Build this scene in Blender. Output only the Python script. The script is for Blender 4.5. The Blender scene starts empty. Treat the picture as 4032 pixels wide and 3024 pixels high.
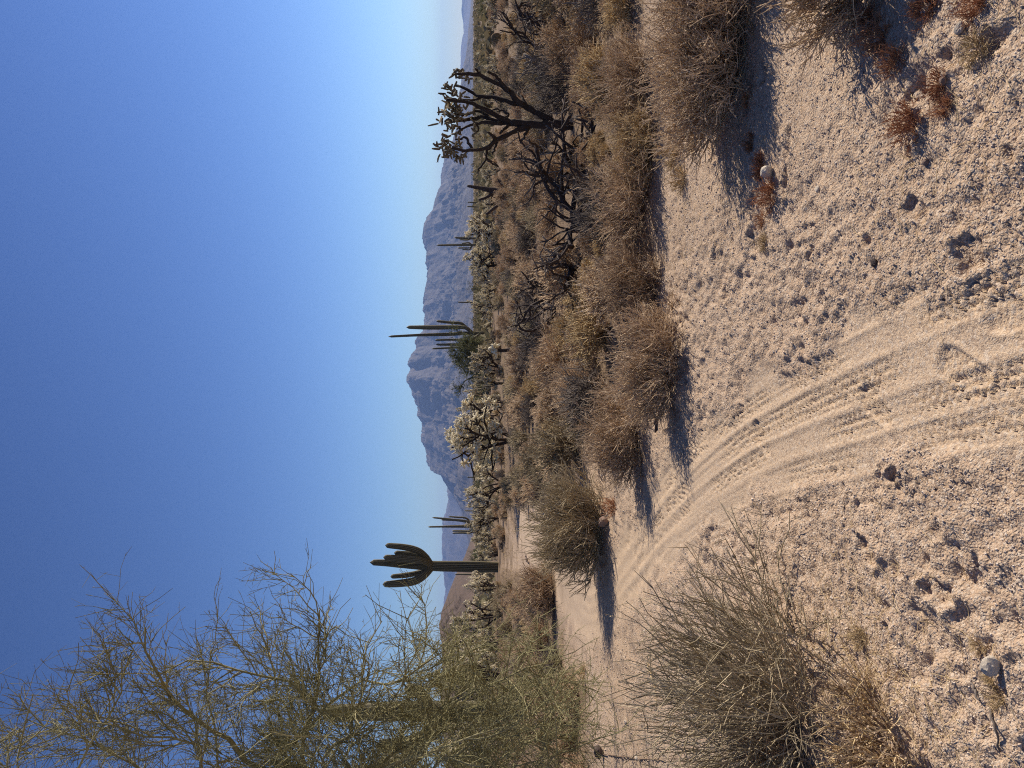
import bpy, math, random
import numpy as np
from mathutils import Matrix, Vector

random.seed(7)
rng = np.random.default_rng(7)
sc = bpy.context.scene
COL = sc.collection

# ------------------------------------------------------------------ camera
FPX = 2990.0                      # focal length in photograph pixels (4032 wide)
PITCH = math.radians(2.95)
CH = 1.62                         # eye height
cp, sp = math.cos(PITCH), math.sin(PITCH)
FWD = np.array([0, cp, -sp]); RGT = np.array([1.0, 0, 0]); UPV = np.array([0, sp, cp])
cam = bpy.data.cameras.new('camera')
cam.sensor_fit = 'HORIZONTAL'; cam.sensor_width = 36.0
cam.lens = 36.0 * FPX / 4032.0
cam.clip_start = 0.05; cam.clip_end = 80000
co = bpy.data.objects.new('camera', cam); COL.objects.link(co)
# the phone was held upright but the picture is stored turned by 90 degrees: image right = down
m = Matrix.Identity(4)
for i in range(3):
    m[i][0] = -UPV[i]; m[i][1] = RGT[i]; m[i][2] = -FWD[i]
m[2][3] = CH
co.matrix_world = m
sc.camera = co

# ------------------------------------------------------------------ light
SUN_EL = math.radians(33)
SUN_AZ = math.radians(57)         # clockwise from +Y (straight ahead) to the right
w = bpy.data.worlds.new('World'); sc.world = w; w.use_nodes = True
wn = w.node_tree.nodes; wl = w.node_tree.links
sky = wn.new('ShaderNodeTexSky'); sky.sky_type = 'NISHITA'; sky.sun_disc = False
sky.sun_elevation = SUN_EL; sky.sun_rotation = SUN_AZ
sky.air_density = 1.0; sky.dust_density = 0.05; sky.ozone_density = 3.0
sky.altitude = 500
bg = wn['Background']; bg.inputs[1].default_value = 0.084 * 7.0
hs = wn.new('ShaderNodeHueSaturation'); hs.inputs['Saturation'].default_value = 1.05; hs.inputs['Hue'].default_value = .508
# camera-like contrast of the whole sky: (c / k) ^ 1.4
vm = wn.new('ShaderNodeVectorMath'); vm.operation = 'SCALE'; vm.inputs['Scale'].default_value = 1 / 7.0
gm = wn.new('ShaderNodeGamma'); gm.inputs['Gamma'].default_value = 1.4
wl.new(sky.outputs[0], hs.inputs['Color']); wl.new(hs.outputs[0], vm.inputs[0]); wl.new(vm.outputs[0], gm.inputs['Color']); wl.new(gm.outputs[0], bg.inputs[0])
sl = bpy.data.lights.new('sun', 'SUN'); sl.energy = 4.9; sl.angle = math.radians(0.53)
sl.color = (1.0, 0.90, 0.75)
so = bpy.data.objects.new('sun', sl); COL.objects.link(so)
sdir = Vector((math.sin(SUN_AZ) * math.cos(SUN_EL), math.cos(SUN_AZ) * math.cos(SUN_EL), math.sin(SUN_EL)))
so.rotation_euler = sdir.to_track_quat('Z', 'Y').to_euler()
so.location = (20, 10, 30)
sc.view_settings.view_transform = 'Standard'; sc.view_settings.look = 'None'
sc.view_settings.exposure = 0.45; sc.view_settings.gamma = 1.0
sc.view_settings.use_curve_mapping = False
sc.cycles.filter_width = 1.1
sc.cycles.use_denoising = False
sc.cycles.max_bounces = 6; sc.cycles.diffuse_bounces = 4; sc.cycles.glossy_bounces = 2; sc.cycles.transmission_bounces = 3; sc.cycles.volume_bounces = 0
sc.cycles.use_adaptive_sampling = False

# ------------------------------------------------------------------ helpers
def ray(xi, yi):
    u = (1512 - yi) / FPX; v = (2016 - xi) / FPX
    return FWD + u * RGT + v * UPV
def at(xi, yi, Y):
    d = ray(xi, yi); t = Y / d[1]
    return np.array([d[0] * t, Y, CH + d[2] * t])
def G(xi, yi):
    d = ray(xi, yi); t = CH / -d[2]
    return d[0] * t, d[1] * t
def pix(x, y, z=0.0):
    px = x; zz = z - CH
    f = y * cp - zz * sp; up = y * sp + zz * cp
    f = np.maximum(f, 1e-3)
    return 2016 - FPX * up / f, 1512 - FPX * px / f

class Noise:
    def __init__(s, seed):
        r = np.random.default_rng(seed)
        s.p = r.permutation(512); s.v = r.random(512) * 2 - 1
        a = r.random(512) * 2 * math.pi; s.gx = np.cos(a); s.gy = np.sin(a)
    def __call__(s, x, y):
        xi = np.floor(x).astype(np.int64); yi = np.floor(y).astype(np.int64)
        xf = x - xi; yf = y - yi
        u = xf ** 3 * (xf * (xf * 6 - 15) + 10); v = yf ** 3 * (yf * (yf * 6 - 15) + 10)
        def g(a, b, dx, dy):
            h = s.p[(s.p[a & 511] + b) & 511]
            return s.gx[h] * dx + s.gy[h] * dy
        n00 = g(xi, yi, xf, yf); n10 = g(xi + 1, yi, xf - 1, yf)
        n01 = g(xi, yi + 1, xf, yf - 1); n11 = g(xi + 1, yi + 1, xf - 1, yf - 1)
        return ((n00 * (1 - u) + n10 * u) * (1 - v) + (n01 * (1 - u) + n11 * u) * v) * 1.6
N = [Noise(k) for k in range(12)]
def fbm(x, y, o=4, k=0, gain=.5):
    s = 0; a = 1; f = 1
    for i in range(o):
        s = s + a * N[(k + i) % 12](x * f + 17.3 * i, y * f - 9.1 * i); a *= gain; f *= 2.03
    return s
def sstep(a, b, x):
    t = np.clip((x - a) / (b - a), 0, 1); return t * t * (3 - 2 * t)

def mesh_np(name, V, Q=None, T=None, mats=(), mi=None, smooth=True):
    me = bpy.data.meshes.new(name)
    V = np.asarray(V, np.float32)
    nq = 0 if Q is None else len(Q); nt = 0 if T is None else len(T)
    me.vertices.add(len(V)); me.vertices.foreach_set('co', V.ravel())
    parts = []
    if nq: parts.append(np.asarray(Q, np.int32).ravel())
    if nt: parts.append(np.asarray(T, np.int32).ravel())
    li = np.concatenate(parts)
    me.loops.add(len(li)); me.loops.foreach_set('vertex_index', li)
    st = np.concatenate([np.arange(nq) * 4, nq * 4 + np.arange(nt) * 3]).astype(np.int32)
    me.polygons.add(nq + nt); me.polygons.foreach_set('loop_start', st)
    if mi is not None: me.polygons.foreach_set('material_index', np.asarray(mi, np.int32))
    me.polygons.foreach_set('use_smooth', np.full(nq + nt, smooth, bool))
    for mt in mats: me.materials.append(mt)
    me.update(calc_edges=True)
    return me

class MB:
    """collects numpy geometry into one mesh"""
    def __init__(s): s.V = []; s.Q = []; s.T = []; s.qm = []; s.tm = []; s.A = []; s.n = 0
    def add(s, V, Q=None, T=None, m=0, attr=None):
        V = np.asarray(V, float)
        s.V.append(V)
        s.A.append(np.zeros(len(V)) if attr is None else attr)
        if Q is not None and len(Q): s.Q.append(np.asarray(Q) + s.n); s.qm.append(np.full(len(Q), m))
        if T is not None and len(T): s.T.append(np.asarray(T) + s.n); s.tm.append(np.full(len(T), m))
        s.n += len(V); return s
    def mesh(s, name, mats, smooth=True):
        Q = np.concatenate(s.Q) if s.Q else None; T = np.concatenate(s.T) if s.T else None
        mi = np.concatenate(s.qm + s.tm)
        me = mesh_np(name, np.concatenate(s.V), Q, T, mats, mi, smooth)
        a = me.attributes.new('tone', 'FLOAT', 'POINT')
        a.data.foreach_set('value', np.concatenate(s.A).astype(np.float32))
        return me

def obj(name, me, parent=None, loc=None, rz=0, scale=None):
    o = bpy.data.objects.new(name, me); COL.objects.link(o)
    if parent: o.parent = parent
    if parent and name in ('stems', 'twigs', 'fine_twigs', 'long_wands', 'joint_cluster', 'branches', 'crown'): o['kind'] = 'stuff'
    if loc is not None: o.location = loc
    if rz: o.rotation_euler = (0, 0, rz)
    if scale is not None: o.scale = scale if hasattr(scale, '__len__') else (scale,) * 3
    return o
def tag(o, label, cat, group=None):
    o['label'] = label; o['category'] = cat
    if group: o['group'] = group
    return o
def thing(name, label, cat, loc=(0, 0, 0), rz=0, group=None, scale=None):
    return tag(obj(name, None, None, loc, rz, scale), label, cat, group)
def copy_tree(o, parent=None):
    c = o.copy(); COL.objects.link(c); c.parent = parent
    for ch in list(o.children): copy_tree(ch, c)
    return c
def norm(a): return a / np.maximum(np.linalg.norm(a, axis=-1, keepdims=True), 1e-9)

def tubes(mb, P, R, sides=3, m=0, cap=False, attr=None):
    """P [n,K,3], R [n,K]"""
    n, K, _ = P.shape
    T = np.empty_like(P)
    T[:, 1:-1] = P[:, 2:] - P[:, :-2]; T[:, 0] = P[:, 1] - P[:, 0]; T[:, -1] = P[:, -1] - P[:, -2]
    T = norm(T)
    main = norm(P[:, -1] - P[:, 0])
    ref = np.where(np.abs(main[:, 2:3]) > .8, np.array([[1.0, 0, 0]]), np.array([[0, 0, 1.0]]))[:, None, :]
    A = norm(np.cross(T, np.broadcast_to(ref, T.shape))); B = np.cross(T, A)
    th = np.arange(sides) * 2 * math.pi / sides
    ring = A[:, :, None, :] * np.cos(th)[None, None, :, None] + B[:, :, None, :] * np.sin(th)[None, None, :, None]
    V = P[:, :, None, :] + ring * R[:, :, None, None]
    V = V.reshape(-1, 3)
    i = np.arange(n)[:, None, None] * K * sides; k = np.arange(K - 1)[None, :, None] * sides; s = np.arange(sides)[None, None, :]
    s2 = (s + 1) % sides
    Q = np.stack([i + k + s, i + k + s2, i + k + sides + s2, i + k + sides + s], -1).reshape(-1, 4)
    T_ = None
    if cap:
        a0 = (np.arange(n) * K * sides)[:, None]
        tri = []
        for q in range(1, sides - 1):
            tri.append(np.concatenate([a0 + (K - 1) * sides, a0 + (K - 1) * sides + q, a0 + (K - 1) * sides + q + 1], 1))
            tri.append(np.concatenate([a0, a0 + q + 1, a0 + q], 1))
        T_ = np.concatenate(tri)
    at_ = None
    if attr is not None: at_ = np.repeat(np.asarray(attr, float), K * sides)
    mb.add(V, Q, T_, m, at_)

def spawn(P, n, L, K, along=.6, jit=.8, up=.2, tmin=.2, tmax=1.0, bend=.25, upb=0.0, r=None, uneven=1.0):
    """n children growing from random points of parent paths P [m,k,3]"""
    r = r or rng
    mcount, k, _ = P.shape
    idx = r.integers(0, mcount, n)
    t = tmin + (tmax - tmin) * r.random(n) ** uneven
    f = t * (k - 1); a = np.minimum(f.astype(int), k - 2); fr = (f - a)[:, None]
    p0 = P[idx, a] * (1 - fr) + P[idx, a + 1] * fr
    tg = norm(P[idx, a + 1] - P[idx, a])
    d = norm(tg * along + norm(r.normal(size=(n, 3))) * jit + np.array([0, 0, up]))
    ln = L[0] + (L[1] - L[0]) * r.random(n)
    out = np.empty((n, K, 3)); out[:, 0] = p0
    for q in range(1, K):
        d = norm(d + r.normal(size=(n, 3)) * bend + np.array([0, 0, upb]))
        out[:, q] = out[:, q - 1] + d * (ln / (K - 1))[:, None]
    return out
def taper(n, K, r0, r1, r=None):
    r = r or rng
    s = (0.75 + .5 * r.random(n))[:, None]
    return s * np.linspace(r0, r1, K)[None, :]
def leaves(mb, P, n, size, m=0, r=None, aspect=.45):
    r = r or rng
    mc, k, _ = P.shape
    idx = r.integers(0, mc, n); f = r.random(n) * (k - 1); a = np.minimum(f.astype(int), k - 2); fr = (f - a)[:, None]
    c = P[idx, a] * (1 - fr) + P[idx, a + 1] * fr
    d = norm(r.normal(size=(n, 3))); e = norm(np.cross(d, norm(r.normal(size=(n, 3)))))
    s = (size * (.6 + .8 * r.random(n)))[:, None]
    V = np.stack([c, c + d * s * .5 + e * s * aspect, c + d * s, c + d * s * .5 - e * s * aspect], 1).reshape(-1, 3)
    mb.add(V, np.arange(n * 4).reshape(-1, 4), None, m)

def resample(pts, K):
    pts = np.asarray(pts, float)
    # Catmull-Rom then even spacing
    p = np.vstack([2 * pts[0] - pts[1], pts, 2 * pts[-1] - pts[-2]])
    out = []
    for i in range(1, len(p) - 2):
        for t in np.linspace(0, 1, 10, endpoint=False):
            out.append(.5 * ((2 * p[i]) + (-p[i - 1] + p[i + 1]) * t + (2 * p[i - 1] - 5 * p[i] + 4 * p[i + 1] - p[i + 2]) * t * t + (-p[i - 1] + 3 * p[i] - 3 * p[i + 1] + p[i + 2]) * t ** 3))
    out.append(pts[-1]); out = np.array(out)
    s = np.concatenate([[0], np.cumsum(np.linalg.norm(np.diff(out, axis=0), axis=1))])
    q = np.linspace(0, s[-1], K)
    return np.stack([np.interp(q, s, out[:, j]) for j in range(out.shape[1])], 1)

# ------------------------------------------------------------------ materials
def nodes(name):
    mt = bpy.data.materials.new(name); mt.use_nodes = True
    nt = mt.node_tree; b = nt.nodes['Principled BSDF']
    return mt, nt, b
def lin(*c): return tuple(c) + (1.0,)
def plant_mat(name, c1, c2, scale=8.0, rough=.85, translucent=0.0, tone=None, ofs=.35):
    """two tones mixed by noise and by the individual; tone: a third colour blended by the 'tone' attribute"""
    mt, nt, b = nodes(name); L = nt.links
    geo = nt.nodes.new('ShaderNodeNewGeometry'); inf = nt.nodes.new('ShaderNodeObjectInfo')
    nz = nt.nodes.new('ShaderNodeTexNoise'); nz.inputs['Scale'].default_value = scale; nz.inputs['Detail'].default_value = 3
    tc = nt.nodes.new('ShaderNodeTexCoord'); L.new(tc.outputs['Object'], nz.inputs['Vector'])
    ad = nt.nodes.new('ShaderNodeMath'); ad.operation = 'MULTIPLY_ADD'
    L.new(geo.outputs['Random Per Island'], ad.inputs[0]); ad.inputs[1].default_value = .6; L.new(nz.outputs['Fac'], ad.inputs[2])
    ad2 = nt.nodes.new('ShaderNodeMath'); ad2.operation = 'MULTIPLY_ADD'
    L.new(inf.outputs['Random'], ad2.inputs[0]); ad2.inputs[1].default_value = .5; L.new(ad.outputs[0], ad2.inputs[2])
    mr = nt.nodes.new('ShaderNodeMapRange'); mr.inputs['From Min'].default_value = .4; mr.inputs['From Max'].default_value = 1.35
    L.new(ad2.outputs[0], mr.inputs['Value'])
    mx = nt.nodes.new('ShaderNodeMix'); mx.data_type = 'RGBA'
    mx.inputs['A'].default_value = lin(*c1); mx.inputs['B'].default_value = lin(*c2)
    L.new(mr.outputs[0], mx.inputs['Factor'])
    out = mx.outputs['Result']
    if tone:
        atn = nt.nodes.new('ShaderNodeAttribute'); atn.attribute_name = 'tone'
        m2 = nt.nodes.new('ShaderNodeMix'); m2.data_type = 'RGBA'; m2.inputs['B'].default_value = lin(*tone)
        L.new(out, m2.inputs['A']); L.new(atn.outputs['Fac'], m2.inputs['Factor']); out = m2.outputs['Result']
    L.new(out, b.inputs['Base Color']); b.inputs['Roughness'].default_value = rough
    b.inputs['Specular IOR Level'].default_value = .25
    if translucent:
        tr = nt.nodes.new('ShaderNodeBsdfTranslucent'); L.new(out, tr.inputs['Color'])
        ms = nt.nodes.new('ShaderNodeMixShader'); ms.inputs[0].default_value = translucent
        L.new(b.outputs[0], ms.inputs[1]); L.new(tr.outputs[0], ms.inputs[2])
        L.new(ms.outputs[0], nt.nodes['Material Output'].inputs['Surface'])
    return mt
M = {}
M['stem'] = plant_mat('dry_stem', (.08, .05, .032), (.24, .16, .105))
M['brown'] = plant_mat('dry_brown_twig', (.24, .155, .095), (.72, .55, .37), translucent=.22)
M['straw'] = plant_mat('straw_twig', (.32, .22, .11), (.70, .53, .30), translucent=.15)
M['rust'] = plant_mat('rust_twig', (.32, .135, .07), (.52, .27, .145), translucent=.3)
M['greygreen'] = plant_mat('grey_green_twig', (.14, .11, .062), (.54, .44, .29), translucent=.12)
M['olivestem'] = plant_mat('olive_grey_stem', (.17, .145, .095), (.52, .44, .32))
M['silver'] = plant_mat('weathered_grey_wood', (.06, .045, .038), (.22, .18, .15), scale=14)
M['deadwood'] = plant_mat('dark_dead_wood', (.028, .019, .015), (.075, .05, .04), scale=10)
M['chollawood'] = plant_mat('cholla_bark', (.022, .015, .012), (.06, .04, .03), scale=12)
M['joint'] = plant_mat('cholla_spines', (.58, .50, .33), (.92, .84, .64), scale=9, translucent=.35)
M['jointdark'] = plant_mat('cholla_spines_backlit', (.065, .048, .032), (.34, .27, .17), scale=14, translucent=.3)  # darker copy of the spines: shade of the backlit silhouette put into the colour
M['pvbark'] = plant_mat('palo_verde_bark', (.15, .135, .06), (.34, .30, .16), scale=5)
M['pvtwig'] = plant_mat('palo_verde_twig', (.065, .068, .028), (.34, .31, .16), scale=3, translucent=.2)
M['green'] = plant_mat('desert_tree_foliage', (.075, .09, .036), (.18, .18, .085), scale=1.2, translucent=.3)
M['creosote'] = plant_mat('creosote_foliage', (.075, .08, .035), (.15, .14, .065), scale=1.0, translucent=.3)
M['scrub'] = plant_mat('far_scrub_foliage', (.13, .12, .06), (.30, .23, .14), scale=.6, translucent=.25)
M['saguaro'] = plant_mat('saguaro_skin', (.040, .038, .019), (.078, .066, .036), scale=3, rough=.6, tone=(.27, .23, .14))
M['barrel'] = plant_mat('barrel_skin', (.06, .06, .03), (.12, .10, .05), scale=6, tone=(.38, .22, .13))

def ground_mat():
    mt, nt, b = nodes('wash_sand'); L = nt.links; nn = nt.nodes.new
    tc = nn('ShaderNodeTexCoord'); P = tc.outputs['Object']
    def noise(s, d=4, r=.6):
        n = nn('ShaderNodeTexNoise'); n.inputs['Scale'].default_value = s; n.inputs['Detail'].default_value = d; n.inputs['Roughness'].default_value = r
        L.new(P, n.inputs['Vector']); return n.outputs['Fac']
    def mixc(f, a, bb):
        x = nn('ShaderNodeMix'); x.data_type = 'RGBA'
        for key, v in (('A', a), ('B', bb)):
            if isinstance(v, tuple): x.inputs[key].default_value = lin(*v)
            else: L.new(v, x.inputs[key])
        if isinstance(f, float): x.inputs['Factor'].default_value = f
        else: L.new(f, x.inputs['Factor'])
        return x.outputs['Result']
    def rng_(v, a, c, d=0., e=1.):
        r = nn('ShaderNodeMapRange'); r.inputs['From Min'].default_value = a; r.inputs['From Max'].default_value = c
        r.inputs['To Min'].default_value = d; r.inputs['To Max'].default_value = e; L.new(v, r.inputs['Value']); return r.outputs[0]
    def attr(n):
        a = nn('ShaderNodeAttribute'); a.attribute_name = n; return a.outputs['Fac']
    def mul(a, c):
        x = nn('ShaderNodeMath'); x.operation = 'MULTIPLY'
        for i, v in enumerate((a, c)):
            if isinstance(v, float): x.inputs[i].default_value = v
            else: L.new(v, x.inputs[i])
        return x.outputs[0]
    # sand tones: fine tan sand in the track, pink-grey granite grit beside it, brown litter in the brush
    base = mixc(rng_(noise(1.3, 5), .35, .65), (.445, .31, .205), (.545, .39, .265))
    base = mixc(attr('track'), base, (.55, .40, .265))
    vor = nn('ShaderNodeTexVoronoi'); vor.inputs['Scale'].default_value = 95; L.new(P, vor.inputs['Vector'])
    sepc = nn('ShaderNodeSeparateColor'); L.new(vor.outputs['Color'], sepc.inputs[0])
    vor2 = nn('ShaderNodeTexVoronoi'); vor2.inputs['Scale'].default_value = 210; L.new(P, vor2.inputs['Vector'])
    sep2 = nn('ShaderNodeSeparateColor'); L.new(vor2.outputs['Color'], sep2.inputs[0])
    base = mixc(mul(rng_(sepc.outputs[0], .55, 1.0), .55), base, (.20, .135, .105))
    base = mixc(mul(rng_(sepc.outputs[1], .70, 1.0), .6), base, (.66, .57, .47))
    base = mixc(mul(rng_(sep2.outputs[2], .5, 1.0), .5), base, (.30, .215, .165))
    base = mixc(mul(rng_(sep2.outputs[0], .6, 1.0), .5), base, (.64, .54, .42))
    litter = mixc(rng_(noise(26, 5, .75), .38, .62), (.14, .095, .06), (.30, .21, .135))
    lm = mul(attr('brush'), rng_(noise(2.2, 4), .12, .42))
    base = mixc(lm, base, litter)
    L.new(base, b.inputs['Base Color'])
    b.inputs['Roughness'].default_value = .95; b.inputs['Specular IOR Level'].default_value = .15
    # grit relief
    h1 = nn('ShaderNodeMath'); h1.operation = 'MULTIPLY_ADD'
    L.new(vor.outputs['Distance'], h1.inputs[0]); h1.inputs[1].default_value = -1.0; L.new(mul(noise(60, 4, .7), 1.2), h1.inputs[2])
    bp = nn('ShaderNodeBump'); bp.inputs['Distance'].default_value = .0055
    rough_amt = nn('ShaderNodeMath'); rough_amt.operation = 'MULTIPLY_ADD'; L.new(attr('track'), rough_amt.inputs[0]); rough_amt.inputs[1].default_value = -.65; rough_amt.inputs[2].default_value = .95
    L.new(rough_amt.outputs[0], bp.inputs['Strength']); L.new(h1.outputs[0], bp.inputs['Height'])
    bp2 = nn('ShaderNodeBump'); bp2.inputs['Distance'].default_value = .003; bp2.inputs['Strength'].default_value = .6
    L.new(vor2.outputs['Distance'], bp2.inputs['Height']); L.new(bp.outputs[0], bp2.inputs['Normal'])
    L.new(bp2.outputs[0], b.inputs['Normal'])
    return mt
M['ground'] = ground_mat()

def rock_mat(name, c1, c2, scale=30, bump=.02):
    mt, nt, b = nodes(name); L = nt.links
    tc = nt.nodes.new('ShaderNodeTexCoord'); inf = nt.nodes.new('ShaderNodeObjectInfo'); geo = nt.nodes.new('ShaderNodeNewGeometry')
    nz = nt.nodes.new('ShaderNodeTexNoise'); nz.inputs['Scale'].default_value = scale; nz.inputs['Detail'].default_value = 6; nz.inputs['Roughness'].default_value = .7
    L.new(tc.outputs['Object'], nz.inputs['Vector'])
    a = nt.nodes.new('ShaderNodeMath'); a.operation = 'MULTIPLY_ADD'; L.new(geo.outputs['Random Per Island'], a.inputs[0]); a.inputs[1].default_value = .5; L.new(nz.outputs['Fac'], a.inputs[2])
    mr = nt.nodes.new('ShaderNodeMapRange'); mr.inputs['From Min'].default_value = .4; mr.inputs['From Max'].default_value = 1.05; L.new(a.outputs[0], mr.inputs['Value'])
    mx = nt.nodes.new('ShaderNodeMix'); mx.data_type = 'RGBA'; mx.inputs['A'].default_value = lin(*c1); mx.inputs['B'].default_value = lin(*c2)
    L.new(mr.outputs[0], mx.inputs['Factor']); L.new(mx.outputs['Result'], b.inputs['Base Color']); b.inputs['Roughness'].default_value = .9
    bp = nt.nodes.new('ShaderNodeBump'); bp.inputs['Distance'].default_value = bump; bp.inputs['Strength'].default_value = .8
    L.new(nz.outputs['Fac'], bp.inputs['Height']); L.new(bp.outputs[0], b.inputs['Normal'])
    return mt
M['palerock'] = rock_mat('pale_granite', (.60, .48, .36), (.84, .73, .59), bump=.01)
M['redrock'] = rock_mat('red_brown_rock', (.20, .12, .09), (.38, .26, .20), bump=.01)
M['darkrock'] = rock_mat('dark_rock', (.05, .038, .032), (.14, .10, .085), bump=.01)
M['grit'] = rock_mat('granite_grit', (.36, .26, .20), (.68, .57, .46), scale=6, bump=.001)
M['mount'] = rock_mat('mountain_rock', (.028, .023, .021), (.11, .085, .068), scale=.011, bump=25)
M['hillrock'] = rock_mat('hill_rock', (.028, .019, .015), (.12, .076, .055), scale=.35, bump=1.2)

# ------------------------------------------------------------------ ground
LIM = np.array([(-1500, 2750), (-900, 2650), (0, 2540), (700, 2510), (1000, 2530), (1300, 2500), (1500, 2450), (1700, 2400), (1850, 2300),
                (1950, 2150), (1990, 2045), (2030, 2000), (2240, 1995), (2270, 2165), (2600, 2175), (2700, 2300), (3100, 2335), (3600, 2350), (4600, 2400)], float)
def brush(x, y):
    xi, yi = pix(x, y)
    lim = np.interp(yi, LIM[:, 0], LIM[:, 1])
    return xi, yi, lim
def low(x, y):
    x = np.asarray(x, float); y = np.asarray(y, float)
    z = .05 * N[0](x / 3.1, y / 3.1) * sstep(3, 8, y) + .10 * N[1](x / 9, y / 9) * sstep(8, 20, y)
    xi, yi, lim = brush(x, np.maximum(y, .5))
    z = z + .07 * sstep(-10, 60, lim - xi) * sstep(2, 5, y)
    return z
TRK = [(4500, 1240), (4032, 1345), (3700, 1450), (3400, 1560), (3100, 1680), (2900, 1790), (2700, 1950), (2550, 2110), (2440, 2260), (2375, 2365),
       (2310, 2390), (2240, 2335), (2170, 2245), (2110, 2155), (2062, 2085), (2025, 2035), (2005, 1990)]
trk = resample([G(*p) for p in TRK], 700)
trk_s = np.concatenate([[0], np.cumsum(np.linalg.norm(np.diff(trk, axis=0), axis=1))])
trk_t = norm(np.gradient(trk, axis=0))

def axis(lo, hi, knots):
    k = np.array(knots); out = [lo]
    while out[-1] < hi:
        out.append(out[-1] + np.interp(out[-1], k[:, 0], k[:, 1]))
    return np.array(out)
hx = axis(0, 12000, [(0, .0095), (.8, .0095), (1.5, .017), (3, .042), (6, .12), (15, .4), (50, 3), (200, 20), (1000, 100), (20000, 2500)])
ax = np.concatenate([-hx[:0:-1], hx])
ay = axis(-30, 12000, [(-30, 5), (0, .4), (1.3, .05), (1.75, .0095), (3.2, .011), (5, .020), (8, .048), (14, .12), (30, .4), (80, 2), (300, 15), (1500, 100), (20000, 2500)])
nx, ny = len(ax), len(ay)
X, Y = np.meshgrid(ax, ay); 
def build_ground():
    Z = np.array(low(X, Y))
    near = (Y > 1) & (Y < 40) & (np.abs(X) < 18)
    tr = np.zeros_like(Z); sd = np.full_like(Z, 9.0); ss = np.zeros_like(Z)
    idx = np.argwhere(near); xs = X[near]; ys = Y[near]
    d_best = np.empty(len(xs)); s_best = np.empty(len(xs))
    sub = slice(0, None, 2)
    tx = trk[sub].astype(np.float32); tt = trk_t[sub]; ts = trk_s[sub]
    for a in range(0, len(xs), 40000):
        p = np.stack([xs[a:a + 40000], ys[a:a + 40000]], 1)
        D = ((p[:, None, :].astype(np.float32) - tx[None]) ** 2).sum(2); j = D.argmin(1)
        dv = p - tx[j]; t = tt[j]
        d_best[a:a + 40000] = dv[:, 0] * t[:, 1] - dv[:, 1] * t[:, 0]
        s_best[a:a + 40000] = ts[j] + (dv * t).sum(1)
    wob = .05 * N[3](s_best / 1.2, d_best * 0 + 3.3)
    width = .23 + .035 * np.maximum(s_best, 0) ** .75
    edge = fbm(xs / .5, ys / .5, 3, 4) * .12
    tm = 1 - sstep(.75, 1.35, np.abs(d_best + edge) / width)
    h = -.016 * tm
    # tyre passes: bands of lugs
    for off, wd, per, dep, ph, drift in ((.19, .055, .044, .012, 0, .35), (.05, .065, .040, .012, 1.3, .10), (-.09, .055, .044, .011, 2.1, -.25), (-.21, .06, .041, .008, .4, -.6), (.31, .05, .05, .009, 2.6, .8), (-.33, .07, .043, .006, 1.0, -1.1)):
        o = off + wob * drift * .4 + drift * .05 * np.sin(s_best * .35 + ph)
        o = o * (1 + s_best * .03)
        q = (d_best - o) / wd
        band = np.exp(-(q ** 6))
        row = np.floor((q + 1) * 1.6)
        lug = np.sin(2 * math.pi * (s_best / per + .5 * row) + .5 * N[5](s_best * 4, q * 2)) * (.55 + .45 * np.cos(2 * math.pi * (q + 1) * 1.6))
        wear = sstep(-.5, .2, N[6](s_best / .8 + ph * 9, d_best * 0 + ph)) * sstep(14, 7, s_best)
        h += band * (-.004 - dep * 1.5 * sstep(.0, .45, lug) * wear)
        h += .0018 * np.exp(-((np.abs(q) - 1.15) / .2) ** 2) * sstep(-.2, .4, N[8](s_best / .5 + ph, q * 0))
    # long streaks of sliding tyres further on
    h += tm * (.004 * N[7](d_best / .05, s_best / 1.8) + .003 * N[8](d_best / .02, s_best / .9)) * sstep(1.5, 4, s_best)
    # churned loose sand beside the track
    churn = (1 - tm) * (.55 + .45 * sstep(-.3, .4, fbm(xs / 1.7, ys / 1.7, 2, 2)))
    smoothp = sstep(.0, .9, fbm(xs / .8 + 40, ys / .8, 2, 8)) * sstep(-.1, -.9, xs)   # smoother patch left of the track
    churn *= (1 - .7 * smoothp) * (1 - .6 * sstep(.5, 1.2, xs) * sstep(2.5, 3.3, ys))
    n1 = fbm(xs / .26, ys / .26, 3, 1); n2 = N[9](xs / .085, ys / .085)
    pit = -np.maximum(0, -n1 - .12) ** 1.2 * .030
    n3 = N[11](xs / .13 + 5, ys / .10); n4 = N[3](xs / .052, ys / .052)
    n5 = np.abs(N[8](xs / .075 + 3, ys / .06)); h += churn * (.014 * n1 + pit * .8 + .013 * n2 - .022 * np.maximum(0, n3 - .1) + .010 * n4 - .014 * np.maximum(0, n5 - .25))
    grain = N[10](xs / .032, ys / .032) * .0055 + N[2](xs / .018, ys / .018) * .0045
    h += grain * (1.0 - .8 * tm)
    Z[near] += h; tr[near] = tm
    # foot and hoof prints
    r = np.random.default_rng(5)
    for _ in range(260):
        fy = 1.75 + 9.5 * r.random() ** 1.5; fx = (r.random() * 2 - 1) * (1.2 + fy * .55) + .1
        i = np.searchsorted(ax, fx); j = np.searchsorted(ay, fy)
        if tr[min(j, ny - 1), min(i, nx - 1)] > .35: continue
        if fx < -.2 and fx > -1.6 and fy < 7 and r.random() < .45: continue
        L_ = .035 + .06 * r.random() ** 2; W_ = L_ * (.40 + .35 * r.random()); an = r.random() * math.pi; dp = .010 + .016 * r.random()
        i0, i1 = np.searchsorted(ax, [fx - .3, fx + .3]); j0, j1 = np.searchsorted(ay, [fy - .3, fy + .3])
        xx = X[j0:j1, i0:i1] - fx; yy = Y[j0:j1, i0:i1] - fy
        a = xx * math.cos(an) + yy * math.sin(an); bb = -xx * math.sin(an) + yy * math.cos(an)
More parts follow.
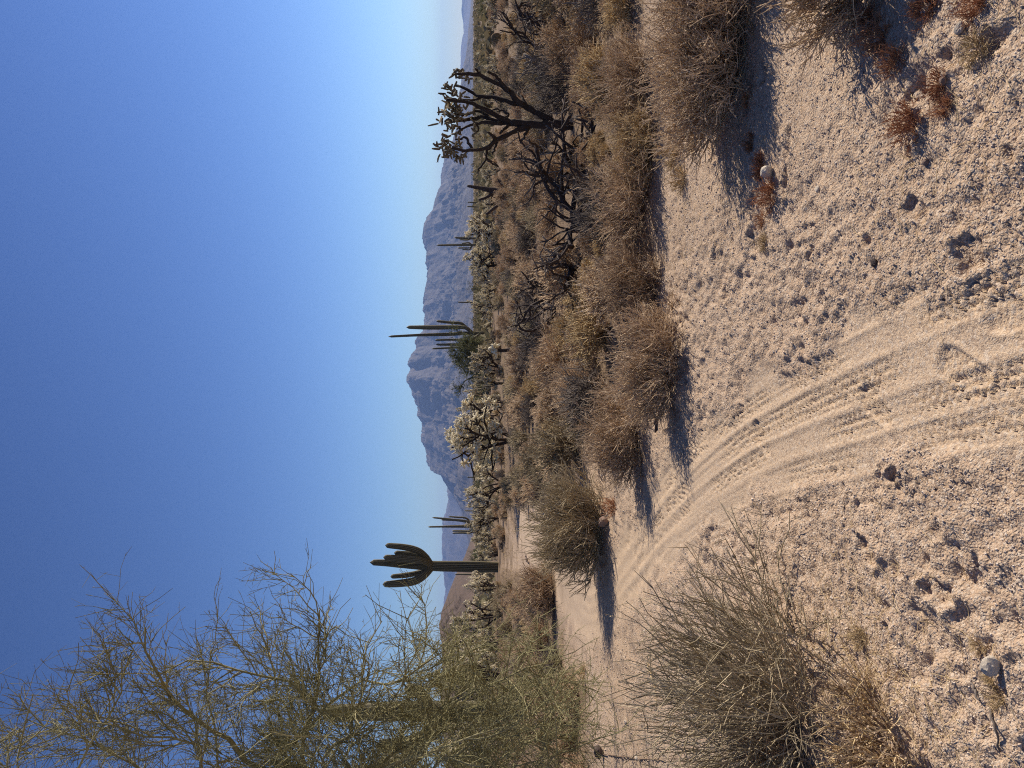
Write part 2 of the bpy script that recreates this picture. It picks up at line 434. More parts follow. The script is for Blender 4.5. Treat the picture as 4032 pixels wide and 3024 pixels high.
        q = np.sqrt((a / L_) ** 2 + (bb / W_) ** 2) + .45 * N[4](xx / .045 + fx * 9, yy / .045)
        Z[j0:j1, i0:i1] += -dp * (1 - sstep(.75, 1.05, q)) + dp * .45 * np.exp(-((q - 1.25) / .22) ** 2)
    # two boot prints with tread bars in the track
    for px_, an, in (((3770, 1450), .25), ((3980, 1235), .1), ((3430, 1600), .5), ((2990, 1730), .6)):
        fx, fy = G(*px_)
        i0, i1 = np.searchsorted(ax, [fx - .3, fx + .3]); j0, j1 = np.searchsorted(ay, [fy - .3, fy + .3])
        xx = X[j0:j1, i0:i1] - fx; yy = Y[j0:j1, i0:i1] - fy
        a = xx * math.sin(an) + yy * math.cos(an); bb = xx * math.cos(an) - yy * math.sin(an)
        q = ((a / .13) ** 4 + (bb / (.05 - .012 * np.tanh(-a / .05))) ** 4) ** .25
        Z[j0:j1, i0:i1] += (1 - sstep(.85, 1.08, q)) * (-.013 + .008 * sstep(-.2, .4, np.sin(2 * math.pi * a / .028))) + .005 * np.exp(-((q - 1.2) / .15) ** 2)
    xi, yi, lim = brush(X, np.maximum(Y, .5))
    br = sstep(-60, 40, lim - xi + 45 * fbm(X / .9, Y / .9, 3, 3)) * sstep(3, 6, Y)
    V = np.stack([X, Y, Z], -1).reshape(-1, 3)
    a = (np.arange(ny - 1)[:, None] * nx + np.arange(nx - 1)[None]).ravel()
    Q = np.stack([a, a + 1, a + nx + 1, a + nx], 1)
    me = mesh_np('ground', V, Q, None, [M['ground']])
    for nm, arr in (('track', tr), ('brush', br)):
        at_ = me.attributes.new(nm, 'FLOAT', 'POINT'); at_.data.foreach_set('value', arr.ravel().astype(np.float32))
    o = obj('ground', me); o['kind'] = 'structure'
    return Z, tr, br
GZ, GTR, GBR = build_ground()
def gz(x, y):
    i = np.clip(np.searchsorted(ax, x) - 1, 0, nx - 2); j = np.clip(np.searchsorted(ay, y) - 1, 0, ny - 2)
    fx = (x - ax[i]) / (ax[i + 1] - ax[i]); fy = (y - ay[j]) / (ay[j + 1] - ay[j])
    return (GZ[j, i] * (1 - fx) + GZ[j, i + 1] * fx) * (1 - fy) + (GZ[j + 1, i] * (1 - fx) + GZ[j + 1, i + 1] * fx) * fy
def gpt(xi, yi, sink=.0):
    x, y = G(xi, yi); return np.array([x, y, float(gz(x, y)) - sink])

# ------------------------------------------------------------------ mountains and hill
def c1(p, o=(1600, 0), s=.4822): return (o[0] + p[0] * s, o[1] + p[1] * s)
def ridge(name, px, dist, depth, front, seed, base=0.0, rough=1.0, ncol=420, nrow=90, mat='mount', steep=.62):
    px = sorted(px, key=lambda p: -p[1])
    pts = np.array([at(p[0], p[1], dist) for p in px])
    xs = np.linspace(pts[0, 0], pts[-1, 0], ncol)
    H = np.interp(xs, pts[:, 0], pts[:, 2])
    r = dist / 6000.0
    Hs = H.copy()
    H = H + rough * (N[seed % 12](xs / (90 * r), xs * 0 + seed) * 9 + N[(seed + 1) % 12](xs / (33 * r), xs * 0) * 7 + N[(seed + 2) % 12](xs / (14 * r), xs * 0) * 5) * r
    fade = sstep(0, .06, np.linspace(0, 1, ncol)) * sstep(1, .94, np.linspace(0, 1, ncol))
    t = np.linspace(0, 1, nrow)                       # 0 front foot, crest at tc, 1 back foot
    tc = .72
    yy = np.where(t < tc, dist - front * (1 - t / tc), dist + depth * (t - tc) / (1 - tc))
    XX, TT = np.meshgrid(xs, t); YY = np.broadcast_to(yy[:, None], XX.shape)
    f = np.clip(TT / tc, 0, 1)
    prof = steep * sstep(.5, 1.0, f) + (1 - steep) * f ** 1.6
    back = np.where(TT > tc, 1 - ((TT - tc) / (1 - tc)) ** 1.3, 1)
    sc_ = 850 * r
    wx = XX + 200 * r * N[2](XX / (700 * r), YY / (700 * r)); 
    rd = 0; am = 1.0; fr = 1.0
    for q in range(7):
        rd = rd + am * (1 - 2 * np.abs(N[(seed + q + 3) % 12](wx / sc_ * fr, (YY + .5 * XX) / (sc_ * .8) * fr + seed))); am *= .5; fr *= 2.1
    rd2 = fbm(XX / (170 * r), YY / (420 * r), 4, seed + 1, .6)
    cl = fbm(XX / (300 * r), YY / (600 * r), 3, seed + 5) * .10
    stepf = f + cl
    # cliff bands
    prof = prof + .05 * np.sin(stepf * 24 + 2 * N[4](XX / (500 * r), YY * 0)) * sstep(.45, .7, f) * (1 - sstep(.93, 1, f))
    env = np.sin(np.clip(f, 0, 1) * math.pi) ** .8 * np.where(TT > tc, 0.4, 1)
    Z = (Hs[None] * np.clip(prof, 0, 1.02) + (H - Hs)[None] * sstep(.86, 1, f)) * back + env * (rd * .17 + .035 * np.sign(rd2) * np.abs(rd2) ** .7) * np.maximum(H[None], 60 * r) * rough
    Z = np.where(TT >= tc, H[None] * back, np.minimum(Z, H[None] * (.45 + .55 * f)))
    Z = base + (Z - base) * fade[None] - 6 * (1 - fade[None]) - 10 * (f < .02)
    V = np.stack([XX, YY + env * rd * 60 * r, Z], -1).reshape(-1, 3)
    a = (np.arange(nrow - 1)[:, None] * ncol + np.arange(ncol - 1)[None]).ravel()
    Q = np.stack([a, a + 1, a + ncol + 1, a + ncol], 1)
    o = obj(name, mesh_np(name, V, Q, None, [M[mat]], smooth=False)); o['kind'] = 'structure'
    return o
o2 = (1500, 700); o3 = (1500, 1400)
main_px = [c1(p, o2) for p in [(490, 0), (490, 130), (440, 200), (415, 330), (365, 380), (345, 450), (333, 490), (355, 560), (370, 640), (365, 700), (385, 770), (380, 830), (360, 900), (350, 1000), (335, 1080), (358, 1130), (355, 1200), (330, 1270), (275, 1330), (290, 1400), (240, 1450), (220, 1500), (240, 1570), (205, 1620)]]
main_px += [c1(p, o3) for p in [(220, 70), (245, 110), (205, 200), (240, 270), (265, 350), (300, 430), (295, 490), (330, 550), (330, 620), (325, 690), (355, 750), (375, 830), (380, 900), (465, 925), (490, 960), (530, 1010), (560, 1060), (610, 1130), (680, 1250), (730, 1350)]]
main_px += [c1(p) for p in [(285, 1600), (280, 1450), (290, 1390), (320, 1350), (350, 1320), (400, 1270), (440, 1200), (490, 1100), (530, 980), (550, 850)]]
ridge('mountain', main_px, 6000, 1500, 2600, 3, rough=1.0, ncol=700, nrow=150)
left_px = [c1(p, o3) for p in [(640, 700), (600, 850), (560, 1000), (540, 1100), (550, 1180), (530, 1270), (505, 1330), (500, 1400), (500, 1500), (495, 1580), (500, 1659)]]
left_px += [c1(p, (1400, 2000), .6173) for p in [(555, 300), (560, 420), (575, 520), (560, 600), (575, 750), (590, 900), (600, 1100), (620, 1400), (650, 1700), (700, 2200)]]
ridge('far_mountain_ridge', left_px, 8500, 1800, 2600, 7, rough=.8)
right_px = [c1(p) for p in [(545, 1500), (500, 1000), (455, 700), (440, 560), (445, 500), (445, 430), (465, 370), (470, 300), (465, 200), (475, 150), (450, 90), (460, 0), (450, -150), (470, -400), (480, -800), (520, -1300)]]
ridge('far_mountain_ridge', right_px, 10000, 1500, 3000, 9, rough=.7)
hill_px = [(1860, 2180), (1835, 2240), (1800, 2300), (1768, 2345), (1745, 2395), (1736, 2430), (1738, 2520), (1748, 2640), (1742, 2780), (1750, 2950), (1770, 3200), (1800, 3500), (1850, 3900)]
ridge('rocky_hill', hill_px, 230, 90, 75, 5, rough=2.2, ncol=260, nrow=80, mat='hillrock', steep=.2)

# ------------------------------------------------------------------ shrubs
def shrub_geo(r, h, wd, nst, ntw, ntl, rs=.004, rt=.0016, spread=1.0, lean=(0, 0), up=.25, nleaf=0, lsize=.01, fan=.95):
    """stems fan out from the crown, then twigs and twiglets"""
    a = r.random(nst) * 2 * math.pi; e = (r.random(nst) ** .6) * fan        # angle from vertical
    d = np.stack([np.cos(a) * np.sin(e * 1.45) * spread, np.sin(a) * np.sin(e * 1.45) * spread, np.cos(e * 1.45)], 1)
    d = norm(d + np.array([lean[0], lean[1], 0]))
    reach = 1 / np.sqrt((d[:, 0] ** 2 + d[:, 1] ** 2) / (wd / 2) ** 2 + d[:, 2] ** 2 / h ** 2)
    ln = reach * (.62 + .33 * r.random(nst))
    K = 6; P = np.empty((nst, K, 3)); P[:, 0] = np.stack([np.cos(a) * wd * .05 * r.random(nst), np.sin(a) * wd * .05 * r.random(nst), np.full(nst, -.02)], 1)
    for q in range(1, K):
        d = norm(d + r.normal(size=(nst, 3)) * .13 + np.array([0, 0, .03]))
        P[:, q] = P[:, q - 1] + d * (ln / (K - 1))[:, None]
    P[:, 1:, 2] = np.maximum(P[:, 1:, 2], .01)
    Tw = spawn(P, ntw, (.16 * h, .42 * h), 4, .8, .62, up, .25, 1.0, .22, .04, r, .8)
    Tl = spawn(Tw, ntl, (.06 * h, .20 * h), 2, .7, .7, up, .2, 1.0, .25, .03, r, .8)
    return P, Tw, Tl
def shrub_mesh(name, seed, mats, h=.6, wd=1.0, nst=40, ntw=500, ntl=900, rs=.004, rt=.0016, nleaf=0, lsize=.01, sides=3, lean=(0, 0), fan=.95, up=.25):
    r = np.random.default_rng(seed); P, Tw, Tl = shrub_geo(r, h, wd, nst, ntw, ntl, rs, rt, lean=lean, fan=fan, up=up)
    for A in (Tw, Tl): A[:, :, 2] = np.abs(A[:, :, 2]) + .002
    mb = MB(); tubes(mb, P, taper(nst, 6, rs, rs * .5, r), sides, 0)
    tubes(mb, Tw, taper(ntw, 4, rt * 1.5, rt * .9, r), sides, 1)
    tubes(mb, Tl, taper(ntl, 2, rt, rt * .6, r), sides, 1)
    if nleaf: leaves(mb, Tl, nleaf, lsize, 1, r)
    return mb.mesh(name, mats)
def shrub_thing(name, label, cat, loc, seed, mats, group=None, rz=0, **kw):
    """near shrub: stems, twigs and twiglets are separate parts"""
    r = np.random.default_rng(seed)
    h = kw.get('h', .6); wd = kw.get('wd', 1.0); nst = kw.get('nst', 60); ntw = kw.get('ntw', 1200); ntl = kw.get('ntl', 2600)
    rs = kw.get('rs', .004); rt = kw.get('rt', .0015) * 1.55; ntw = int(ntw * .7); ntl = int(ntl * .62)
    P, Tw, Tl = shrub_geo(r, h, wd, nst, ntw, ntl, rs, rt, lean=kw.get('lean', (0, 0)), fan=kw.get('fan', .95), up=kw.get('up', .25))
    for A in (Tw, Tl): A[:, :, 2] = np.abs(A[:, :, 2]) + .002
    t = thing(name, label, cat, loc, rz, group)
    mb = MB(); tubes(mb, P, taper(nst, 6, rs, rs * .5, r), 4); obj('stems', mb.mesh('stems', [mats[0]]), t)
    mb = MB(); tubes(mb, Tw, taper(ntw, 4, rt * 1.5, rt * .9, r), 3); tw_o = obj('twigs', mb.mesh('twigs', [mats[1]]), t)
    mb = MB(); tubes(mb, Tl, taper(ntl, 2, rt, rt * .6, r), 3)
    leaves(mb, Tl, kw.get('nleaf', 800) * 2, kw.get('lsize', .009), 0, r)
    obj('fine_twigs', mb.mesh('fine_twigs', [mats[2] if len(mats) > 2 else mats[1]]), tw_o)
    return t
BR = [M['stem'], M['brown']]
def hero(xi, yi, label, seed, mats, sink=.01, name='dry_shrub', **kw):
    return shrub_thing(name, label, 'shrub', gpt(xi, yi, sink), seed, mats, **kw)
hero(2880, 320, 'large rounded brown shrub on the right casting the widest dark shadow on the gravel', 11, BR, h=.58, wd=1.15, nst=110, ntw=2400, ntl=5200, nleaf=7000, lsize=.009, rs=.0045)
hero(2900, -20, 'brown shrub cut by the right edge of the view beside the large rounded one', 12, BR, h=.60, wd=.95, nst=80, ntw=1500, ntl=3200, nleaf=2500)
hero(2640, 1440, 'brown shrub with a dark hollow base at the gravel edge beside the tyre track', 13, BR, h=.55, wd=1.05, nst=90, ntw=1900, ntl=4000, nleaf=2000, fan=1.0)
hero(2560, 1120, 'brown shrub merging with the hollow-based one on its right', 14, BR, h=.52, wd=1.0, nst=80, ntw=1500, ntl=3200, nleaf=2000)
hero(2545, 790, 'brown shrub with a dark heart just in front of the dead cholla skeleton', 15, BR, h=.55, wd=1.15, nst=80, ntw=1700, ntl=3600, nleaf=2400)
hero(2535, 330, 'brown shrub directly behind the large rounded one on the right', 16, BR, h=.52, wd=1.1, nst=80, ntw=1500, ntl=3200, nleaf=2000)
hero(2500, 1700, 'reddish brown shrub with a long narrow shadow beside the grey-green bush', 17, BR, h=.62, wd=1.2, nst=90, ntw=1900, ntl=4000, nleaf=2500)
hero(2350, 2070, 'dense grey-green broom bush at the inside bend of the wash', 18, [M['olivestem'], M['greygreen']], name='broom_bush', h=.98, wd=1.55, nst=170, ntw=3200, ntl=5200, fan=.9, up=.45, rt=.0022)
hero(2340, 1540, 'small brown tuft shrub behind the reddish brown shrub', 19, BR, h=.6, wd=.9, nst=70, ntw=1100, ntl=2200)
hero(2165, 2330, 'brown shrub with a dark base on the far left bank of the wash', 20, BR, h=.95, wd=1.15, nst=80, ntw=1400, ntl=2600, rt=.0028)
hero(2560, 560, 'straw brown shrub between the dark-hearted shrub and the right-hand shrubs', 22, [M['stem'], M['straw']], h=.42, wd=.9, nst=70, ntw=1100, ntl=2200, nleaf=1500)
# foreground broom on the left
fb = shrub_thing('broom_bush', 'sprawling olive-grey broom bush with long bare wands in the left foreground', 'shrub', gpt(3120, 2830, .02), 21,
                 [M['olivestem'], M['greygreen'], M['greygreen']], h=.92, wd=1.75, nst=230, ntw=1500, ntl=1900, rs=.0034, rt=.0015, lean=(.25, .15), fan=1.0, up=.25)
r_ = np.random.default_rng(77)
# long wands that stick out of it
mb = MB(); a = r_.random(60) * 2 * math.pi; e = r_.random(60) * .9
d = norm(np.stack([np.cos(a) * np.sin(e) + .25, np.sin(a) * np.sin(e) + .2, np.cos(e)], 1)); P = np.empty((60, 6, 3)); P[:, 0] = 0
for q in range(1, 6):
    d = norm(d + r_.normal(size=(60, 3)) * .08); P[:, q] = P[:, q - 1] + d * (.13 + .06 * r_.random(60))[:, None]
tubes(mb, P, taper(60, 6, .0032, .0014, r_), 4); obj('long_wands', mb.mesh('long_wands', [M['olivestem']]), fb)
hero(3500, 2960, 'straw and brown dry brush at the foot of the olive broom bush', 23, [M['stem'], M['straw'], M['brown']], h=.28, wd=.75, nst=60, ntw=800, ntl=1500, rt=.0014)
hero(3130, 3010, 'low brown dry brush behind the olive broom bush at the left edge', 24, [M['stem'], M['brown']], h=.35, wd=.9, nst=60, ntw=800, ntl=1500, rt=.0014)

# shared shrubs for the brush flat
VAR = {
 'dry_shrub': [shrub_mesh('dry_shrub', 100 + k, [M['stem'], M['brown']], h=.62, wd=1.1, nst=50, ntw=650, ntl=1150, rs=.007, rt=.0048, nleaf=900, lsize=.026) for k in range(5)],
 'straw_shrub': [shrub_mesh('straw_shrub', 110 + k, [M['stem'], M['straw']], h=.45, wd=.95, nst=50, ntw=550, ntl=900, rs=.006, rt=.0044, nleaf=600, lsize=.024) for k in range(3)],
 'grey_shrub': [shrub_mesh('grey_shrub', 120 + k, [M['stem'], M['greygreen']], h=.7, wd=1.1, nst=60, ntw=600, ntl=1000, rs=.007, rt=.0048, nleaf=600, lsize=.024) for k in range(3)],
 'twiggy_shrub': [shrub_mesh('twiggy_shrub', 130 + k, [M['silver'], M['silver']], h=.7, wd=1.1, nst=55, ntw=500, ntl=700, rs=.009, rt=.0038) for k in range(3)],
}
LAB = {'dry_shrub': 'dry brown shrub', 'straw_shrub': 'low straw-coloured shrub', 'grey_shrub': 'grey-green shrub', 'twiggy_shrub': 'bare twiggy shrub'}
spots = []
SCAT = []
LMK = [(2265, 490, 'the big dark cholla'), (2300, 850, 'the sprawling dead cholla skeleton'), (2185, 1190, 'the smaller tangled dead cholla'), (2040, 1398, 'the curled cholla stem'), (2015, 1730, 'the largest pale cholla thicket'),
       (2350, 2070, 'the grey-green broom bush'), (2500, 1700, 'the reddish brown shrub'), (2640, 1440, 'the hollow-based shrub'), (2545, 790, 'the dark-hearted shrub'), (2535, 330, 'the shrub behind the large rounded one'), (2190, 170, 'the dark tangled brush'),
       (1985, 150, 'the barrel cactus'), (2002, 765, 'the leaning dead stalk'), (1985, 1030, 'the large pale cholla'), (1978, 1195, 'the bare-legged cholla'), (1978, 1915, 'the cholla left of the thicket'), (1968, 2040, 'the candelabra saguaro'), (1964, 2250, 'the tall six-armed saguaro'),
       (1985, 2420, 'the bright arched cholla'), (2165, 2330, 'the far left bank shrub'), (2200, 2700, 'the palo verde'), (2340, 1540, 'the small tuft shrub'), (2115, 1790, 'the dead pale branches'), (1985, 262, 'the small cholla below the far mountains'), (2040, 2790, 'the hidden saguaro')]
def scatter(n, yr, kinds, probs, smin, smax, sep, seed, s_ok=-1):
    r = np.random.default_rng(seed); k = 0; tries = 0
    while k < n and tries < n * 90:
        tries += 1
        y = math.sqrt(yr[0] ** 2 + (yr[1] ** 2 - yr[0] ** 2) * r.random()); x = (r.random() * 2 - 1) * (y * .54 + .8)
        xi, yi, lim = brush(np.array([x]), np.array([y])); 
        if xi[0] > lim[0] - 4 - 25 * (y < 12): continue
        if s_ok < 0 and any(a0 < xi[0] < a1 and b0 < yi[0] < b1 for a0, a1, b0, b1 in ((2190, 2530, 360, 640), (2220, 2470, 610, 1070), (2150, 2270, 1090, 1300), (2000, 2090, 1350, 1450), (1985, 2060, 1600, 1850), (1950, 2010, 2200, 2290))): continue
        kd = kinds[r.choice(len(kinds), p=probs)]
        s = smin + (smax - smin) * r.random()
        if any((x - q[0]) ** 2 + (y - q[1]) ** 2 < (sep * (s + q[2]) * .5) ** 2 for q in spots): continue
        spots.append((x, y, s)); k += 1
        u = x / y; size = 'small ' if s < smin + (smax - smin) * .33 else ('large ' if s > smin + (smax - smin) * .7 else '')
        dd = [((lx - xi[0]) * 2.2) ** 2 + (ly - yi[0]) ** 2 for lx, ly, _ in LMK]; q0 = int(np.argmin(dd)); lx, ly, ln_ = LMK[q0]
        side = ('left of' if yi[0] > ly + 35 else 'right of' if yi[0] < ly - 35 else ('in front of' if xi[0] > lx else 'behind'))
        zone = 'far left of the wash' if (yi[0] > 2240) else ('right of the big cholla' if u > .37 else ('between the wash and the big cholla' if u > -.16 else 'beyond the bend of the wash'))
        dist = 'near edge of the brush' if y < 12 else ('middle of the brush flat' if y < 24 else 'back of the brush flat')
        o = obj(kd, VAR[kd][r.integers(len(VAR[kd]))], None, (x, y, float(gz(x, y)) - .02), r.random() * 6.28, (s * (.85 + .4 * r.random()), s * (.85 + .4 * r.random()), s * (.8 + .5 * r.random())))
        tag(o, f"{size}{LAB[kd]} {side} {ln_}", 'shrub', f"{LAB[kd]}s on the brush flat"); SCAT.append((o, xi[0], 0))
KN = ['dry_shrub', 'straw_shrub', 'grey_shrub', 'twiggy_shrub']
scatter(44, (7.2, 13), KN, [.66, .20, .05, .09], .6, 1.0, .95, 1)
scatter(26, (7.2, 12), KN, [.5, .5, 0, 0], .28, .45, .9, 8, 1)
scatter(170, (12, 24), KN, [.60, .17, .11, .12], .6, .95, .72, 2)
scatter(270, (23, 52), KN, [.66, .16, .12, .06], .55, .9, .72, 3)

by = {}
for o, xi0, ly in SCAT: by.setdefault(o['label'], []).append((xi0, o))
ORD = ['', 'second ', 'third ', 'fourth ', 'fifth ', 'sixth ', 'seventh ', 'eighth ', 'ninth ', 'tenth ', 'eleventh ', 'twelfth ']
for lab, L_ in by.items():
    if len(L_) > 1:
        L_.sort(key=lambda q: -q[0])
        for i, (_, o) in enumerate(L_): o['label'] = lab + (f", {ORD[min(i, 11)]}nearest" if i < len(L_) - 1 else ", farthest")
# ------------------------------------------------------------------ cacti
def ribbed(path, rad, nr, seg=4, K=26, round_top=True, amp=.11, jitter=.03, seed=0):
    """ribbed column along a path; returns verts, quads, tone (1 on the spiny rib crests)"""
    P = resample(path, K); R = np.interp(np.linspace(0, 1, K), np.linspace(0, 1, len(rad)), rad)
    r = np.random.default_rng(seed)
    R = R * (1 + jitter * np.convolve(r.normal(size=K + 4), np.ones(5) / 5, 'valid')) 
    if round_top:
        L = np.linalg.norm(np.diff(P, axis=0), axis=1).sum(); s = np.linspace(0, L, K); dd = np.clip((L - s) / (R[-1] * 1.3), 0, 1)
        R = R * np.sqrt(np.clip(1 - (1 - dd) ** 2, .0004, 1))
    T = norm(np.gradient(P, axis=0)); ns = nr * seg
    A = np.cross(T, np.array([.25, .95, .1])); A = norm(A); B = np.cross(T, A)
    th = np.arange(ns) * 2 * math.pi / ns; prof = 1 + amp * (np.cos(nr * th)); prof = prof / (1 + amp)
    V = P[:, None] + (A[:, None] * np.cos(th)[None, :, None] + B[:, None] * np.sin(th)[None, :, None]) * (R[:, None] * prof[None])[:, :, None]
    tone = np.broadcast_to(np.where(np.cos(nr * th) > .9, .75, 0)[None], (K, ns)).ravel()
    k = np.arange(K - 1)[:, None] * ns; s_ = np.arange(ns)[None]; s2 = (s_ + 1) % ns
    Q = np.stack([k + s_, k + s2, k + ns + s2, k + ns + s_], -1).reshape(-1, 4)
    T_ = np.array([[(K - 1) * ns, (K - 1) * ns + q, (K - 1) * ns + q + 1] for q in range(1, ns - 1)])
    return V.reshape(-1, 3), Q, T_, tone
def saguaro(label, xi, yi, dist, trunk, arms, ribs=18, seg=4, group=None, seed=0, K=26):
    """trunk / arms: (list of (xi, yi, depth offset)), list of radii in metres"""
    base = at(xi, yi, dist); x0, y0 = base[0], base[1]; z0 = float(gz(x0, y0)) - .05
    t = thing('saguaro_cactus', label, 'cactus', (x0, y0, z0), 0, group)
    def path(pts):
        out = []
        for p in pts:
            q = at(p[0], p[1], dist + (p[2] if len(p) > 2 else 0)); out.append(q - np.array([x0, y0, z0]))
        return out
    tp = path(trunk[0]); tp[0] = np.array([tp[0][0], tp[0][1], 0.0])
    mb = MB(); mb.add(*[v for v in [ribbed(tp, trunk[1], ribs, seg, K + 8, seed=seed)][0][:3]], 0, ribbed(tp, trunk[1], ribs, seg, K + 8, seed=seed)[3])
    obj('trunk', mb.mesh('trunk', [M['saguaro']]), t)
    for k, (pts, rad) in enumerate(arms):
        g = ribbed(path(pts), rad, max(8, ribs - 6), seg, K, seed=seed + k + 1)
        mb = MB(); mb.add(g[0], g[1], g[2], 0, g[3]); obj('arm', mb.mesh('arm', [M['saguaro']]), t)
    return t
def q4(L): return [(1400 + p[0] * .6173, 2000 + p[1] * .6173) + tuple(p[2:]) for p in L]
def q2(L): return [(1500 + p[0] * .4822, 700 + p[1] * .4822) + tuple(p[2:]) for p in L]
def q3(L): return [(1500 + p[0] * .4822, 1400 + p[1] * .4822) + tuple(p[2:]) for p in L]
saguaro('tall saguaro with a raised bouquet of six arms standing beside the wash', 1964, 2250, 46,
        (q4([(916, 378), (800, 376), (650, 373), (520, 371), (440, 366), (330, 362), (200, 351), (90, 347)]), [.31, .34, .33, .32, .30, .24, .21, .17]),
        [(q4([(480, 358, -.1), (445, 310, -.2), (395, 272, -.3), (310, 250, -.3), (188, 238, -.3)]), [.19, .20, .2, .18, .15]),
         (q4([(475, 356, .1), (425, 318, .4), (350, 296, .5), (245, 286, .5)]), [.15, .17, .17, .15]),
         (q4([(480, 362, -.2), (420, 336, -.55), (310, 324, -.6), (176, 314, -.6)]), [.18, .2, .2, .16]),
         (q4([(480, 384, -.1), (435, 430, -.3), (375, 466, -.4), (290, 480, -.4), (172, 488, -.4)]), [.22, .25, .24, .22, .17]),
         (q4([(470, 384, .2), (415, 408, .5), (330, 428, .5), (222, 438, .5)]), [.15, .16, .16, .14])], ribs=18, seed=1)
saguaro('saguaro with tall twin columns and side arms above the green tree', 1925, 1325, 76,
        (q2([(905, 1275), (700, 1270), (550, 1278), (300, 1285), (58, 1297)]), [0.197, 0.191, 0.174, 0.139, 0.110]),
        [(q2([(760, 1275, -.3), (690, 1225, -.5), (640, 1220, -.5), (400, 1222, -.5), (205, 1220, -.5)]), [0.145, 0.209, 0.232, 0.220, 0.162]),
         (q2([(760, 1272, .2), (690, 1215, .4), (650, 1188, .4), (570, 1182, .4), (450, 1170, .4)]), [0.128, 0.145, 0.151, 0.139, 0.116]),
         (q2([(745, 1280, -.8), (690, 1318, -.9), (560, 1322, -.9), (440, 1325, -.9)]), [0.104, 0.116, 0.116, 0.099]),
         (q2([(800, 1280, -1), (730, 1330, -1.4), (660, 1360, -1.4), (560, 1362, -1.4), (447, 1362, -1.4)]), [0.116, 0.145, 0.145, 0.133, 0.099]),
         (q2([(790, 1280, .5), (700, 1375, .8), (560, 1388, .8), (412, 1396, .8)]), [0.093, 0.104, 0.104, 0.087])], ribs=12, seg=3, seed=20)
saguaro('slender saguaro with three short arms behind the right-hand pale chollas', 1895, 964, 140,
        (q2([(820, 548), (740, 548), (600, 549), (452, 551)]), [0.209, 0.209, 0.186, 0.151]),
        [(q2([(740, 545), (715, 530, -.5), (680, 534, -.5), (658, 536, -.5)]), [0.116, 0.139, 0.139, 0.116]), (q2([(745, 552), (720, 572, .5), (670, 573, .5), (625, 573, .5)]), [0.116, 0.128, 0.128, 0.104]),
         (q2([(750, 550), (725, 586, -.5), (690, 586, -.5), (662, 586, -.5)]), [0.104, 0.116, 0.116, 0.099])], ribs=10, seg=2, seed=30, K=14)
saguaro('stubby saguaro with stepped arms beside the slender one', 1895, 936, 142,
        (q2([(820, 494), (740, 494), (660, 492), (600, 488)]), [0.220, 0.220, 0.209, 0.162]),
        [(q2([(740, 492), (715, 478, -.4), (675, 479, -.4)]), [0.128, 0.139, 0.116]), (q2([(745, 496), (700, 507, -.4), (640, 505, -.4)]), [0.116, 0.139, 0.116])], ribs=10, seg=2, seed=33, K=14)
saguaro('candelabra saguaro with five thin arms near the left saguaro', 1915, 2073, 92,
        (q3([(870, 1396), (700, 1394), (600, 1395), (500, 1397), (380, 1399)]), [0.209, 0.209, 0.174, 0.116, 0.099]),
        [(q3([(740, 1392, -.3), (700, 1352, -.5), (560, 1336, -.5), (415, 1322, -.5)]), [0.116, 0.139, 0.128, 0.099]),
         (q3([(735, 1392, .4), (700, 1360, .5), (600, 1345, .5), (488, 1341, .5)]), [0.116, 0.128, 0.116, 0.099]),
         (q3([(745, 1390, .8), (700, 1330, .9), (620, 1320, .9), (550, 1314, .9)]), [0.104, 0.116, 0.116, 0.087]),
         (q3([(750, 1400, -.4), (725, 1432, -.6), (650, 1432, -.6), (578, 1432, -.6)]), [0.104, 0.116, 0.116, 0.099]),
         (q3([(760, 1400, .3), (735, 1446, .5), (650, 1448, .5), (580, 1450, .5)]), [0.104, 0.116, 0.116, 0.099])], ribs=12, seg=2, seed=40, K=18)
# small distant saguaros
def small_sag(label, xi_top, yi, dist, arms=(), rad=.26, seed=0):
    b = 1862 + (CH) * FPX / dist
    rad = rad * .6
    tk = ([(b, yi), (b * .6 + xi_top * .4, yi), (xi_top, yi - 1)], [rad, rad, rad * .8])
    A = [([(b * .55 + xi_top * .45, yi), (b * .5 + xi_top * .5 - 2, yi + dy), (xi_top + dt, yi + dy)], [rad * .6, rad * .7, rad * .55]) for dy, dt in arms]
    saguaro(label, b, yi, dist, tk, A, 8, 2, 'small distant saguaros on the plain', seed, 12)
small_sag('far thin saguaro pair member just right of the leaning dead stalk, farther right one', 1840, 797, 120, [], .2, 50)
small_sag('far thin saguaro just left of its twin beside the leaning dead stalk', 1838, 814, 120, [(-6, 20)], .2, 51)
small_sag('far single-stem saguaro under the twin-column saguaro, to its right', 1801, 1191, 130, [], .22, 52)
small_sag('short far saguaro right of the single-stem one', 1853, 1138, 130, [], .22, 53)
small_sag('short far saguaro just left of the big pale cholla thicket', 1839, 1880, 150, [], .24, 54)
small_sag('thin far saguaro between the cholla thicket and the candelabra saguaro', 1827, 2012, 150, [], .22, 55)
small_sag('thin far saguaro directly behind the left side of the tall six-armed saguaro', 1790, 2262, 100, [], .2, 56)
small_sag('far two-armed saguaro above the dead brush at the right edge', 1864, 93, 260, [(-4, 6), (6, 5)], .3, 57)
small_sag('far short saguaro right of the big dark cholla', 1874, 220, 260, [], .3, 58)
small_sag('far many-armed saguaro seen under the left limb of the big dark cholla', 1853, 650, 210, [(-6, 5), (6, 4), (12, 8)], .3, 59)
small_sag('far saguaro group seen between the limbs of the big dark cholla', 1862, 553, 220, [(-6, 6), (6, 4)], .3, 60)
small_sag('far small saguaro stem left of the big dark cholla trunk', 1882, 608, 220, [], .26, 61)
